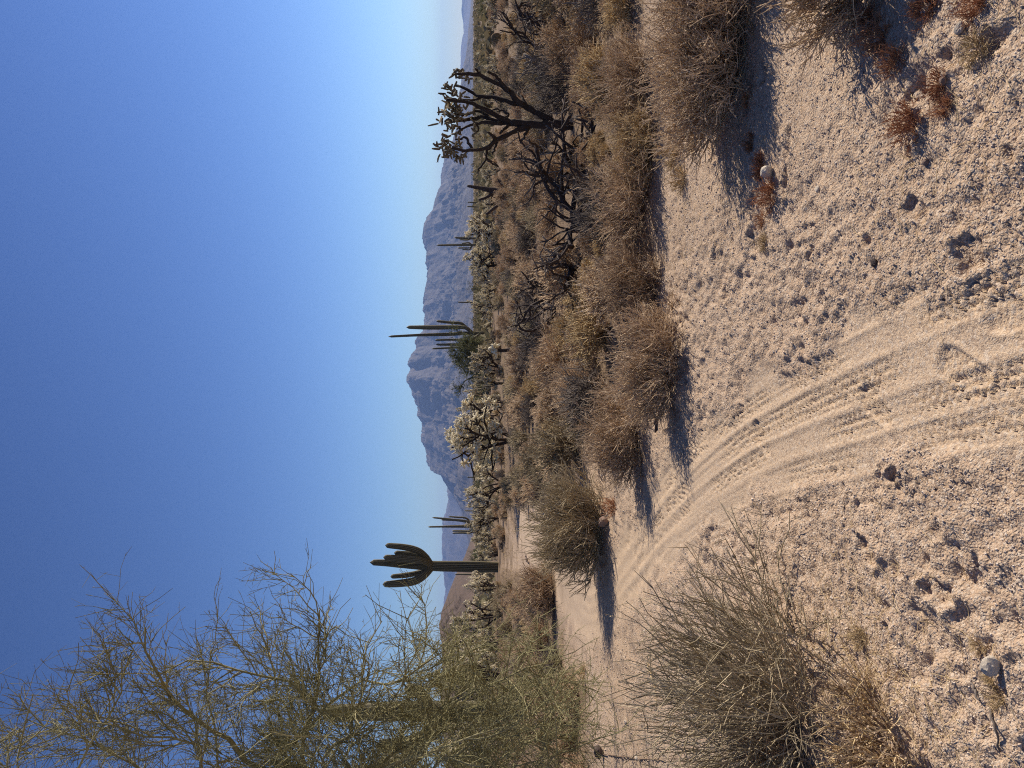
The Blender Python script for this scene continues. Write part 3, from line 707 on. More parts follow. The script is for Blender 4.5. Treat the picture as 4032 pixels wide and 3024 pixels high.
# saguaro hidden behind the palo verde
saguaro('stout brown saguaro with curved arms half hidden behind the palo verde', 2140, 2800, 17,
        ([(2140, 2795), (1900, 2800), (1600, 2800), (1400, 2803), (1262, 2806)], [.19, .21, .22, .20, .15]),
        [([(1690, 2795, -.1), (1660, 2735, -.3), (1620, 2715, -.3), (1590, 2712, -.3)], [.11, .13, .14, .12]),
         ([(1760, 2810, -.1), (1700, 2880, -.3), (1640, 2920, -.4), (1560, 2935, -.4), (1480, 2940, -.4)], [.13, .16, .17, .16, .12]),
         ([(1720, 2820, .2), (1650, 2960, .3), (1580, 2995, .3), (1480, 3010, .3)], [.12, .14, .15, .12])], ribs=14, seg=3, seed=70)

# chollas
def joint_batch(mb, P0, d, ln, rad, m, sides=6, r=None):
    """stubby spiny segments"""
    K = 4; n = len(P0); P = np.empty((n, K, 3)); r = r or rng
    dd = norm(d); bendv = r.normal(size=(n, 3)) * .18
    for q in range(K):
        t = q / (K - 1); P[:, q] = P0 + dd * (ln * t)[:, None] + bendv * (ln * t * t)[:, None]
    prof = np.array([.75, 1, 1, .6])
    tubes(mb, P, rad[:, None] * prof[None], sides, m, cap=True)
    return P
def cholla_mesh(seed, h=2.2, wd=2.0, ntr=4, nb=26, nj=420, droop=.5, bare=.35):
    r = np.random.default_rng(seed)
    a = r.random(ntr) * 6.28 + np.arange(ntr) * 6.28 / ntr; e = .25 + .55 * r.random(ntr)
    d = np.stack([np.cos(a) * np.sin(e) * wd / h, np.sin(a) * np.sin(e) * wd / h, np.cos(e)], 1); P = np.empty((ntr, 6, 3)); P[:, 0] = r.normal(size=(ntr, 3)) * .06; P[:, 0, 2] = -.03
    for q in range(1, 6):
        d = norm(d + r.normal(size=(ntr, 3)) * .22 + np.array([0, 0, .05])); P[:, q] = P[:, q - 1] + d * h * .145
    B1 = spawn(P, nb, (.25 * h, .42 * h), 5, .45, .75, .28, .35, 1.0, .22, .03, r, .8)
    B2 = spawn(B1, nb * 2, (.12 * h, .26 * h), 4, .5, .8, .15, .3, 1.0, .25, .0, r, .8)
    for A in (B1, B2): A[:, :, 2] = np.maximum(A[:, :, 2], .25 * h * bare)
    trs = []
    for q in range(ntr):
        x = MB(); tubes(x, P[q:q + 1], taper(1, 6, .060, .036, r), 7, 0, True); trs.append(x)
    mw = MB(); tubes(mw, B1, taper(nb, 5, .034, .022, r), 6, 0, True); tubes(mw, B2, taper(nb * 2, 4, .023, .017, r), 5, 0, True)
    mj = MB()
    J0 = spawn(B2, nj, (.02, .05), 2, .4, .8, .1, .35, 1.0, .1, 0, r, .7)
    dj = norm(J0[:, 1] - J0[:, 0]); dj[:, 2] -= droop * r.random(nj)
    Pj = joint_batch(mj, J0[:, 0], dj, .08 + .09 * r.random(nj), .015 + .010 * r.random(nj), 0, 5, r)
    n2 = int(nj * .9); i2 = r.integers(0, nj, n2); d2 = norm(Pj[i2, -1] - Pj[i2, -2]) + r.normal(size=(n2, 3)) * .6; d2[:, 2] -= droop * .6
    joint_batch(mj, Pj[i2, 2], d2, .07 + .08 * r.random(n2), .014 + .009 * r.random(n2), 0, 5, r)
    leaves(mj, Pj, 12000, .05, 0, r, .12)
    return (trs, mw), mj
CH_W = []; CH_J = []; CH_E = []
for k in range(5):
    mw, mj = cholla_mesh(300 + k, ntr=4 + k % 2, nb=26 + 3 * k, nj=1000)
    allv = np.concatenate(mj.V); ext = (np.percentile(allv[:, 2], 99.3), np.percentile(allv[:, 0], 98.5) - np.percentile(allv[:, 0], 1.5)); CH_E.append(ext)
    CH_W.append([x.mesh('trunk', [M['chollawood']]) for x in mw[0]] + [mw[1].mesh('branches', [M['chollawood']])]); CH_J.append(mj.mesh('spiny_joints', [M['joint']]))
def cholla(label, xi, yi, xi_top, width_px, var, rz=0, group='pale chollas along the back of the brush flat'):
    p = gpt(xi, yi); Yd = p[1]; px_m = Yd / FPX
    h = (xi - xi_top) * px_m; wd = width_px * px_m
    t = thing('chain_fruit_cholla', label, 'cactus', tuple(p), rz, group, (wd / CH_E[var][1], wd / CH_E[var][1], h / CH_E[var][0]))
    for me in CH_W[var]:
        o = obj(me.name.split('.')[0], me, t)
        if o.name.startswith('branches'): o['kind'] = 'stuff'
    o = obj('spiny_joints', CH_J[var], t); o['kind'] = 'stuff'
    return t
chl = [
 ('largest pale cholla thicket with dark crooked trunks in the middle distance', 2015, 1730, 1765, 270, 0, .3),
 ('dark-limbed cholla leaning right at the edge of the largest cholla thicket', 2000, 1590, 1810, 110, 1, 1.0),
 ('small pale cholla in front of the green tree, nearer the cholla thicket', 1985, 1510, 1860, 80, 2, 2.0),
 ('pale cholla in front of the dark green tree below its crown', 1985, 1450, 1855, 100, 3, .5),
 ('large pale cholla left of the slender saguaro', 1985, 1030, 1838, 130, 4, .8),
 ('large pale cholla in front of the slender saguaro', 1987, 935, 1845, 150, 0, 2.2),
 ('pale cholla behind the leaning dead stalk', 1975, 800, 1895, 90, 1, 3.0),
 ('pale bare-legged cholla right of the green tree', 1978, 1195, 1848, 110, 2, 4.0),
 ('low pale cholla between the bare-legged one and the large pale one', 1970, 1120, 1880, 60, 3, 1.0),
 ('pale cholla just left of the largest cholla thicket', 1978, 1915, 1832, 95, 3, 4.4),
 ('grey cholla right of the candelabra saguaro', 1962, 1975, 1865, 70, 1, 5.0),
 ('pale cholla in front of the candelabra saguaro', 1968, 2040, 1842, 105, 4, 3.3),
 ('pale cholla between the candelabra saguaro and the tall six-armed saguaro', 1962, 2115, 1860, 70, 0, 4.0),
 ('round pale cholla just right of the tall six-armed saguaro trunk', 1964, 2185, 1872, 85, 2, 5.5),
 ('pale cholla just left of the tall six-armed saguaro trunk', 1978, 2310, 1838, 105, 1, 2.7),
 ('bright pale cholla with arched bare legs below the rocky hill', 1985, 2420, 1790, 130, 0, 4.8),
 ('bright pale cholla under the right edge of the palo verde', 1995, 2540, 1775, 125, 4, 1.7),
 ('pale cholla partly veiled by palo verde twigs', 2010, 2660, 1715, 140, 3, .2),
 ('pale cholla behind the palo verde beside the hidden saguaro', 2040, 2790, 1730, 150, 2, 1.2),
 ('pale cholla behind the palo verde at the left edge', 2040, 2930, 1720, 150, 1, 2.2),
 ('small pale cholla at the right below the far mountains', 1985, 262, 1900, 55, 2, 3.1),
 ('small pale cholla seen through the right limbs of the big dark cholla', 1995, 405, 1910, 80, 3, .9),
 ('small pale cholla left of the big dark cholla trunk', 1975, 565, 1905, 55, 4, 1.4),
 ('small pale cholla at the left foot of the big dark cholla', 1972, 668, 1895, 60, 0, 5.2),
 ('tiny pale cholla at the far right edge', 1975, 20, 1905, 50, 1, 2.4),
 ('tiny pale cholla between the right edge and the barrel cactus', 1968, 90, 1920, 40, 2, .4),
]
for c in chl: cholla(*c)

# big dark cholla, branch by branch
def k1(p): return (1600 + p[0] * .4822, p[1] * .4822)
HD = G(2268, 490)[1]
hb = gpt(2268, 495)
hero_c = thing('chain_fruit_cholla', 'big dark branching cholla silhouetted on the right with few pale joints', 'cactus', tuple(hb))
r_ = np.random.default_rng(404)
def hp(p, dy=0): return at(*k1(p), HD + dy) - hb
limbs = [  # pixel path, depth at start and end, radius start and end (m)
 ([(1385, 1035), (1280, 1025), (1190, 1015), (1090, 1018), (1000, 1018), (900, 1005), (845, 1000)], 0, 0, .082, .052),
 ([(1215, 1010), (1160, 970), (1080, 930), (1000, 885), (940, 850), (900, 840)], 0, -.10, .056, .046),
 ([(960, 862), (900, 815), (860, 765), (800, 715), (740, 680), (680, 650), (620, 620), (560, 610), (480, 605), (410, 602)], -.10, -.25, .044, .022),
 ([(840, 745), (790, 690), (740, 635), (690, 598), (668, 585)], -.2, -.45, .034, .018),
 ([(985, 868), (955, 815), (935, 785), (912, 755)], -.1, .1, .027, .018),
 ([(600, 615), (580, 575), (562, 555)], -.2, -.3, .022, .015),
 ([(900, 850), (840, 832), (760, 806), (680, 792), (600, 788), (560, 775), (510, 735), (450, 708), (400, 700)], -.10, .25, .040, .018),
 ([(610, 790), (560, 815), (500, 815), (440, 818), (360, 800)], .1, .35, .022, .012),
 ([(870, 1005), (820, 985), (770, 960), (710, 925), (650, 895), (590, 870), (540, 840), (480, 828), (400, 825), (330, 812)], 0, -.3, .048, .018),
 ([(800, 975), (830, 940), (800, 905), (740, 890), (700, 905)], 0, .2, .028, .016),
 ([(860, 1000), (780, 1000), (700, 985), (640, 955), (580, 960), (520, 975), (420, 985), (310, 992)], 0, .25, .046, .018),
 ([(780, 1010), (700, 1005), (640, 1000), (570, 1012), (500, 1030), (450, 1055), (415, 1085), (400, 1110)], 0, .1, .034, .011),
 ([(700, 985), (600, 905), (540, 915), (470, 935), (380, 930)], .1, .35, .030, .016),
 ([(1010, 1035), (940, 1052), (890, 1068), (845, 1098), (790, 1122), (740, 1145), (700, 1172), (650, 1205), (600, 1225), (540, 1226), (460, 1226), (370, 1205)], 0, -.2, .042, .022),
 ([(745, 1145), (715, 1120), (690, 1098), (668, 1078)], -.1, -.3, .028, .018),
 ([(1000, 1045), (975, 1090), (960, 1125), (935, 1165)], 0, -.2, .026, .017),
 ([(690, 1190), (655, 1235), (652, 1290), (625, 1345), (585, 1388)], -.1, .1, .024, .014),
 ([(655, 1290), (690, 1325), (720, 1345), (752, 1358)], 0, .1, .018, .013),
 ([(740, 1150), (728, 1200), (705, 1255)], -.1, .15, .021, .014),
 ([(545, 1225), (510, 1165), (480, 1120), (450, 1130), (400, 1140)], -.1, .2, .024, .014),
 ([(850, 1020), (800, 1050), (765, 1090)], 0, -.2, .026, .018),
 ([(570, 1012), (590, 1060), (560, 1090), (545, 1110)], .05, .2, .016, .010),
]
limbP = []; limbO = []
for pts, d0, d1, r0, r1 in limbs:
    K = 14; n = len(pts)
    P = resample([hp(p, d0 + (d1 - d0) * i / (n - 1)) for i, p in enumerate(pts)], K)
    P[1:-1] += r_.normal(size=(K - 2, 3)) * .006
    mb = MB(); R = np.linspace(r0, r1, K) * (1 + .09 * r_.normal(size=K)); tubes(mb, P[None], R[None], 10, 0, True)
    # stub knobs left by dropped joints
    st = spawn(P[None], 26, (.015, .03), 2, .1, 1.0, 0, .05, 1, .05, 0, r_); st[:, 0] += (st[:, 1] - st[:, 0]) * (np.linspace(r0, r1, 26)[:, None] * 20)
    limbO.append(obj('limb', mb.mesh('limb', [M['chollawood']]), hero_c)); limbP.append(P)
def hero_joints(center, n, spread, ln=(.07, .13), rad=(.013, .019), mat='jointdark', droop=.25, dy=0.0):
    c = hp(center, dy); mb = MB()
    P0 = c + r_.normal(size=(n, 3)) * np.array([spread, spread * .8, spread * .9]) * .35
    d = norm(r_.normal(size=(n, 3))); d[:, 2] += .25 - droop * r_.random(n)
    P = joint_batch(mb, P0, d, ln[0] + (ln[1] - ln[0]) * r_.random(n), rad[0] + (rad[1] - rad[0]) * r_.random(n), 0, 7, r_)
    leaves(mb, P, 14 * n, .022, 0, r_, .09)
    q = int(np.argmin([np.linalg.norm(L_[-3:] - c, axis=1).min() for L_ in limbP])); obj('joint_cluster', mb.mesh('joint_cluster', [M[mat]]), limbO[q])
for c, n, s, m_ in [((405, 605), 11, .10, 'jointdark'), ((470, 600), 9, .10, 'jointdark'), ((500, 640), 6, .08, 'jointdark'), ((335, 715), 9, .10, 'jointdark'), ((400, 705), 7, .09, 'jointdark'), ((385, 775), 4, .07, 'jointdark'),
                 ((345, 815), 10, .13, 'jointdark'), ((360, 880), 16, .20, 'jointdark'), ((400, 930), 18, .20, 'jointdark'), ((430, 880), 14, .2, 'jointdark'), ((330, 930), 10, .16, 'joint'), ((330, 985), 12, .16, 'jointdark'), ((370, 1020), 10, .14, 'jointdark'), ((440, 985), 12, .18, 'jointdark'),
                 ((470, 920), 12, .2, 'jointdark'), ((540, 930), 8, .12, 'jointdark'), ((320, 1150), 11, .14, 'jointdark'), ((290, 1215), 12, .15, 'jointdark'), ((345, 1205), 12, .15, 'jointdark'), ((350, 1265), 11, .15, 'jointdark'), ((420, 1170), 10, .13, 'jointdark'), ((450, 1285), 9, .14, 'jointdark'), ((410, 1240), 10, .15, 'jointdark'), ((415, 1095), 3, .04, 'jointdark'),
                 ((640, 860), 8, .14, 'jointdark'), ((560, 1090), 4, .08, 'jointdark'), ((465, 780), 4, .09, 'jointdark')]:
    hero_joints(c, n, s, mat=m_, dy=r_.normal() * .12)

# dead cholla skeletons
def dead_cholla(name, label, xi, yi, wpx, hpx, seed, ntr=6, nb=40, mat='deadwood', thick=1.0, nt=120):
    r = np.random.default_rng(seed); p = gpt(xi, yi, .03); s = p[1] / FPX; h = hpx * s; wd = wpx * s
    t = thing(name, label, 'dead cactus', tuple(p))
    a = r.random(ntr) * 6.28; e = .5 + .75 * r.random(ntr)
    d = np.stack([np.cos(a) * np.sin(e), np.sin(a) * np.sin(e), np.cos(e)], 1); P = np.empty((ntr, 7, 3)); P[:, 0] = r.normal(size=(ntr, 3)) * [.12 * wd, .08 * wd, .0]
    for q in range(1, 7):
        d = norm(d + r.normal(size=(ntr, 3)) * .35 + np.array([0, 0, .04])); P[:, q] = P[:, q - 1] + d * np.array([wd * .13, wd * .13, h * .15])
    P[:, :, 2] = np.maximum(P[:, :, 2], .0)
    B = spawn(P, nb, (.22 * wd, .36 * wd), 6, .6, .75, .2, .25, 1, .32, .03, r); C = spawn(B, nt, (.07 * wd, .16 * wd), 4, .55, .8, .15, .2, 1, .3, 0, r)
    for A in (B, C): A[:, :, 2] = np.abs(A[:, :, 2])
    for i in range(ntr):
        mb = MB(); tubes(mb, P[i:i + 1], taper(1, 7, .045 * thick, .028 * thick, r), 7, 0, True); obj('trunk', mb.mesh('trunk', [M[mat]]), t)
    for i in range(nb):
        mb = MB(); tubes(mb, B[i:i + 1], taper(1, 6, .024 * thick, .013 * thick, r), 6, 0, True); obj('branch', mb.mesh('branch', [M[mat]]), t)
    mb = MB(); tubes(mb, C, taper(nt, 4, .012 * thick, .007 * thick, r), 5, 0, True); obj('twigs', mb.mesh('twigs', [M['silver'] if mat == 'deadwood' else M[mat]]), t)
    return t
dead_cholla('dead_cholla', 'dark sprawling dead cholla skeleton left of the big dark cholla', 2300, 850, 520, 330, 501, 9, 60, nt=200, thick=.85)
dead_cholla('dead_cholla', 'fallen dead cholla piece at the right end of the sprawling skeleton', 2285, 690, 110, 60, 502, 3, 14, nt=50, thick=.8)
dead_cholla('dead_cholla', 'smaller tangled dead cholla behind the sprawling skeleton, further left', 2185, 1190, 290, 230, 503, 7, 46, thick=.7)
dead_cholla('dead_cholla', 'dark tangled dead brush at the right edge below the barrel cactus', 2190, 170, 330, 240, 504, 7, 55, thick=.8, nt=220)
dead_cholla('dead_cholla', 'grey tangled dead brush between the right edge and the big dark cholla', 2225, 300, 260, 190, 505, 6, 45, mat='silver', thick=.7, nt=180)
dead_cholla('dead_cholla', 'dead pale branches in front of the largest cholla thicket', 2115, 1790, 90, 70, 506, 4, 16, mat='silver', thick=.6, nt=40)
# leaning dead stalk and the curled small cholla
def bent(name, label, cat, paths, base, dist, mats, group=None):
    b = np.array(base); t = thing(name, label, cat, tuple(b))
    for nm, pts, r0, r1, mt in paths:
        P = resample([at(p[0], p[1], dist + (p[2] if len(p) > 2 else 0)) - b for p in pts], 16); mb = MB(); R = np.linspace(r0, r1, 16) * (1 + .07 * r_.normal(size=16)); tubes(mb, P[None], R[None], 8, 0, True)
        obj(nm, mb.mesh(nm, [M[mt]]), t)
    return t
b = gpt(2002, 765); 
bent('dead_cactus_stalk', 'leaning dark dead stalk with a forked foot left of the big dark cholla', 'dead cactus',
     [('stalk', q2([(1040, 130), (990, 125), (940, 105), (880, 98), (800, 82), (706, 66)]), .17, .06, 'deadwood'), ('side_stalk', q2([(930, 108), (900, 135), (850, 165), (800, 180)]), .09, .05, 'deadwood'),
      ('side_stalk', q2([(1040, 100), (990, 50), (950, 5)]), .08, .05, 'deadwood'), ('side_stalk', q2([(1050, 160), (1000, 200), (940, 235), (860, 300)]), .08, .06, 'deadwood')], b, b[1], None)
b = gpt(2040, 1398)
ct = bent('small_cholla', 'single curled cholla stem with a pale tip in front of the green tree', 'cactus',
     [('stem', q2([(1118, 1440), (1128, 1425), (1105, 1404), (1060, 1402), (1010, 1410), (960, 1408), (930, 1400)]), .075, .06, 'chollawood'), ('side_stem', q2([(1118, 1440), (1090, 1452), (1060, 1470)]), .05, .03, 'chollawood')], b, b[1], None)
mb = MB(); P0 = np.array([at(*q2([(925 + 18 * r_.normal(), 1396 + 14 * r_.normal())])[0], b[1]) - b for _ in range(16)])
joint_batch(mb, P0, r_.normal(size=(16, 3)), np.full(16, .22), np.full(16, .05), 0, 6, r_); obj('joint_cluster', mb.mesh('joint_cluster', [M['joint']]), ct)
# barrel cactus
b = gpt(1985, 150); bh = (1985 - 1934) * b[1] / FPX
t = thing('barrel_cactus', 'round reddish barrel cactus above the dead brush at the right edge', 'cactus', tuple(b))
g = ribbed([(0, 0, 0), (0.01, 0, bh * .5), (0, 0, bh)], [.16, .24, .22], 16, 4, 18, seed=4); mb = MB(); mb.add(g[0], g[1], g[2], 0, g[3]); obj('ribbed_body', mb.mesh('ribbed_body', [M['barrel']]), t)

# ------------------------------------------------------------------ trees
def tree(label, xi, yi, xi_top, wpx, seed, mat='green', dist=None, name='palo_verde_tree', group=None, dens=1.0):
    r = np.random.default_rng(seed)
    if dist is None: p = gpt(xi, yi)
    else:
        q = at(xi, yi, dist); p = np.array([q[0], q[1], float(gz(q[0], q[1]))])
    s = p[1] / FPX; h = (pix(p[0], p[1], p[2])[0] - xi_top) * s; wd = wpx * s
    ntr = 5; a = r.random(ntr) * 6.28; e = .25 + .6 * r.random(ntr)
    d = np.stack([np.cos(a) * np.sin(e) * wd / h, np.sin(a) * np.sin(e) * wd / h, np.cos(e)], 1); P = np.empty((ntr, 6, 3)); P[:, 0] = 0
    for q in range(1, 6):
        d = norm(d + r.normal(size=(ntr, 3)) * .2); P[:, q] = P[:, q - 1] + d * h * .14
    B = spawn(P, 40, (.2 * h, .38 * h), 5, .6, .7, .15, .25, 1, .22, 0, r); C = spawn(B, int(260 * dens), (.1 * h, .2 * h), 4, .6, .75, .15, .2, 1, .25, 0, r)
    for A in (B, C): A[:, :, 2] = np.maximum(A[:, :, 2], .05 * h)
    t = thing(name, label, 'tree', tuple(p), 0, group)
    mb = MB(); tubes(mb, P, taper(ntr, 6, h * .02, h * .009, r), 6); tubes(mb, B, taper(40, 5, h * .008, h * .003, r), 4); obj('trunk', mb.mesh('trunk', [M['pvbark']]), t)
    mb = MB(); D = spawn(C, int(900 * dens), (.05 * h, .1 * h), 3, .6, .8, .1, .1, 1, .25, 0, r); tubes(mb, C, taper(len(C), 4, h * .003, h * .0015, r), 3); tubes(mb, D, taper(len(D), 3, h * .0016, h * .001, r), 3)
    leaves(mb, D, int(4500 * dens), h * .019, 0, r, .35); obj('crown', mb.mesh('crown', [M[mat]]), t)
    return t
tree('dark green spreading tree at the foot of the twin-column saguaro', 1925, 1430, 1712, 330, 601, dist=72, dens=2.4)
tree('low pale green tree right of the twin-column saguaro', 1930, 1255, 1830, 170, 602, 'creosote', dist=70, dens=.55)
tree('hazy green tree behind the bare-legged cholla', 1925, 1140, 1832, 110, 603, 'creosote', dist=85, dens=.55)
tree('green tree just right of the largest cholla thicket', 1925, 1570, 1800, 130, 604, 'green', dist=74)
tree('green tree right of the tall six-armed saguaro', 1920, 2180, 1828, 110, 605, 'green', dist=80)
tree('green bush-like tree at the top right edge below the far mountains', 1935, 10, 1858, 110, 606, 'green', dist=62)
tree('low green tree between the right edge and the big dark cholla', 1930, 165, 1868, 150, 607, 'creosote', dist=66, dens=.55)
tree('low green tree behind the right limbs of the big dark cholla', 1928, 260, 1880, 130, 608, 'creosote', dist=68, dens=.55)
tree('low green tree behind the dead stalk', 1915, 760, 1870, 130, 609, 'creosote', dist=85, dens=.55)
tree('low green tree behind the left foot of the big dark cholla', 1912, 680, 1876, 110, 610, 'creosote', dist=90, dens=.55)
tree('green tree between the largest cholla thicket and the candelabra saguaro', 1915, 1890, 1838, 110, 611, 'creosote', dist=85, dens=.55)
tree('green tree behind the pale cholla left of the tall six-armed saguaro', 1915, 2340, 1850, 110, 612, 'creosote', dist=85, dens=.55)

# foreground palo verde, limb by limb
pv_base = np.array([-5.4, 8.1, float(gz(-5.4, 8.1)) - .05])
pv = thing('palo_verde_tree', 'large airy palo verde with thin green twigs leaning in from the left', 'tree', tuple(pv_base))
T0 = np.array([0, 0, 0.]); T1 = np.array([.05, .0, .7]); T2 = np.array([.15, -.05, 1.35])
def pp(xi, yi, d): return at(xi, yi, d) - pv_base
mb = MB(); P = resample([T0, T1, T2, T2 + [.1, 0, .5]], 10); tubes(mb, P[None], np.linspace(.17, .11, 10)[None], 12, 0, True); obj('trunk', mb.mesh('trunk', [M['pvbark']]), pv)
T3 = T2 + np.array([.08, 0, .35])
up_l = [
 ([(1060, 3045, 8.0), (905, 2925, 7.9), (760, 2817, 7.8), (690, 2760, 7.7), (615, 2658, 7.6), (565, 2565, 7.5), (572, 2470, 7.5)], .045, .008),
 ([(1140, 3035, 8.2), (1230, 2845, 8.2), (1248, 2730, 8.2), (1258, 2560, 8.1), (1258, 2400, 8.0)], .040, .006),
 ([(1160, 3035, 8.3), (1225, 2840, 8.3), (1130, 2665, 8.2), (950, 2640, 8.2), (760, 2590, 8.1), (640, 2650, 8.1)], .030, .006),
 ([(1200, 3040, 8.0), (1300, 2770, 7.8), (1410, 2690, 7.6), (1555, 2690, 7.5), (1640, 2640, 7.4), (1690, 2600, 7.4)], .034, .006),
 ([(600, 3300, 8.1), (300, 3100, 7.8), (450, 2795, 7.6), (505, 2650, 7.5), (480, 2600, 7.5)], .03, .006),
 ([(500, 3300, 8.4), (80, 3120, 8.3), (110, 2850, 8.3), (130, 2735, 8.2)], .03, .006),
 ([(700, 3250, 8.6), (600, 3060, 8.6), (420, 2960, 8.6), (250, 2890, 8.6), (100, 2830, 8.6)], .03, .006),
 ([(900, 3120, 7.6), (800, 2960, 7.4), (520, 2880, 7.3), (330, 2840, 7.2)], .025, .006),
 ([(950, 3120, 8.8), (850, 2880, 8.9), (820, 2740, 9.0), (830, 2560, 9.1)], .028, .006),
 ([(1250, 3080, 8.8), (1150, 2840, 9.0), (1080, 2660, 9.1), (1050, 2500, 9.2)], .028, .006),
 ([(1300, 3080, 7.4), (1400, 2860, 7.2), (1420, 2720, 7.1), (1440, 2600, 7.0)], .028, .006),
 ([(250, 3250, 8.0), (-100, 3080, 8.0), (-150, 2900, 8.0)], .025, .006),
 ([(200, 3300, 9.2), (20, 3060, 9.2), (40, 2900, 9.2)], .025, .006),
]
lo_l = [
 ([(1500, 3060, 7.9), (1700, 2870, 7.6), (1850, 2730, 7.4), (2050, 2640, 7.3), (2170, 2610, 7.2)], .030, .005),
 ([(1700, 3080, 7.6), (1900, 2920, 7.3), (2080, 2820, 7.2), (2230, 2760, 7.1)], .028, .005),
 ([(1600, 3060, 8.4), (1750, 2780, 8.3), (1800, 2620, 8.2), (1900, 2540, 8.1)], .028, .005),
 ([(1850, 3080, 8.0), (2000, 2960, 7.8), (2190, 2900, 7.7)], .026, .005),
 ([(1400, 3060, 7.7), (1480, 2860, 7.4), (1560, 2740, 7.2), (1620, 2640, 7.1)], .028, .005),
 ([(1550, 3060, 8.9), (1600, 2860, 9.0), (1700, 2700, 9.1), (1850, 2640, 9.2)], .026, .005),
 ([(1750, 3080, 8.8), (1850, 2900, 8.9), (2000, 2760, 8.9), (2100, 2700, 8.9)], .026, .005),
 ([(1900, 3120, 7.2), (2050, 3010, 7.0), (2200, 2960, 6.9)], .024, .005),
 ([(1450, 3120, 7.0), (1650, 2980, 6.9), (1900, 2880, 6.8), (2080, 2860, 6.8)], .024, .005),
]
def pv_group(defs, nsub, ntw, ntl, seed, tname):
    r = np.random.default_rng(seed); PP = []
    for pts, r0, r1 in defs:
        path = [T3 * (.6 if defs is lo_l else 1.0)] + [pp(*p) for p in pts]
        P = resample(path, 18); P[1:-1] += r.normal(size=(16, 3)) * .02
        mb = MB(); tubes(mb, P[None], np.linspace(r0 * 1.15, r1, 18)[None], 7, 0, True); obj('limb', mb.mesh('limb', [M['pvbark']]), pv); PP.append(P)
    PP = np.array(PP); upv = .18 if tname == 'twigs' else .0
    S = spawn(PP, nsub, (.3, .85), 6, .7, .65, upv, .3, 1.0, .16, .02, r)
    Tw = spawn(S, ntw, (.15, .5), 4, .65, .7, upv * .8, .15, 1.0, .2, .02, r)
    Tl = spawn(Tw, ntl, (.05, .2), 2, .6, .8, .05, .1, 1.0, .22, 0, r)
    mb = MB(); tubes(mb, S, taper(nsub, 6, .0075, .0035, r), 5); obj('branches', mb.mesh('branches', [M['pvbark']]), pv)
    mb = MB(); tubes(mb, Tw, taper(ntw, 4, .0042, .0024, r), 3); obj('twigs', mb.mesh('twigs', [M['pvtwig']]), pv)
    mb = MB(); tubes(mb, Tl, taper(ntl, 2, .0026, .0015, r), 3); leaves(mb, Tl, ntl, .02, 0, r, .12); obj('fine_twigs', mb.mesh('fine_twigs', [M['pvtwig']]), pv)
pv_group(up_l, 420, 5200, 12000, 701, 'twigs')
pv_group(lo_l, 260, 3000, 7000, 702, 'low_twigs')

# ------------------------------------------------------------------ stones, tufts, sticks, gravel
def rock_mesh(seed, flat=.7, n=3):
    import bmesh
    bm = bmesh.new(); bmesh.ops.create_icosphere(bm, subdivisions=n, radius=1.0); r = np.random.default_rng(seed)
    cuts = norm(r.normal(size=(9, 3))); lim = .62 + .28 * r.random(9)
    for v in bm.verts:
        p = np.array(v.co)
        for c, l in zip(cuts, lim):
            d = p @ c
            if d > l: p = p - c * (d - l) * .85
        p += .03 * r.normal(size=3); v.co = p * np.array([1, .85, flat])
    me = bpy.data.meshes.new('stone'); bm.to_mesh(me); bm.free()
    return me
def stone(label, xi, yi, size, mat, seed, flat=.7, sink=.35):
    me = rock_mesh(seed, flat); me.materials.append(M[mat]); p = gpt(xi, yi); s = size
    o = obj('stone', me, None, (p[0], p[1], p[2] + s * flat * (1 - sink)), seed * 1.3, s); tag(o, label, 'stone', 'stones lying on the gravel'); return o
stone('white stone beside rust-red tufts below the large rounded shrub', 3040, 680, .045, 'palerock', 1, .8, .2)
stone('round pale stone between yellow grass tufts in the near left corner', 3935, 2622, .034, 'palerock', 2, .85, .25)
stone('single pale pebble on open gravel left of the rust-red tufts', 3220, 745, .020, 'palerock', 3)
stone('reddish block under the grey-green broom bush', 2382, 2055, .075, 'redrock', 4, .9, .2)
stone('dark brown stone on the pale sand at the left edge', 2385, 2960, .085, 'darkrock', 5, .75, .2)
stone('small white stone beside the dark brown stone', 2465, 2842, .022, 'palerock', 6)
stone('small white stone at the left edge right under the dark brown stone', 2505, 2985, .024, 'palerock', 7)
stone('small pale stone in the churned sand left of the tyre track', 3850, 2240, .013, 'palerock', 8)
stone('pale stone near the top right rust tufts', 3790, 110, .022, 'palerock', 9)
stone('grey stone lower than the pale stone near the rust tufts', 3730, 318, .018, 'redrock', 10)
stone('pale stone at the foot of the dead cholla skeleton', 2262, 1012, .09, 'palerock', 11, .6)
stone('dark stone in the churned gravel right of the tyre track', 3440, 1035, .018, 'darkrock', 12)
stone('dark pebble left of the tyre track near the middle', 2900, 2190, .016, 'darkrock', 13)
stone('dark stone lying on the far bend of the wash', 2082, 2206, .07, 'darkrock', 14, .6)
stone('reddish pebble among the churned gravel at the right', 3640, 640, .016, 'redrock', 15)

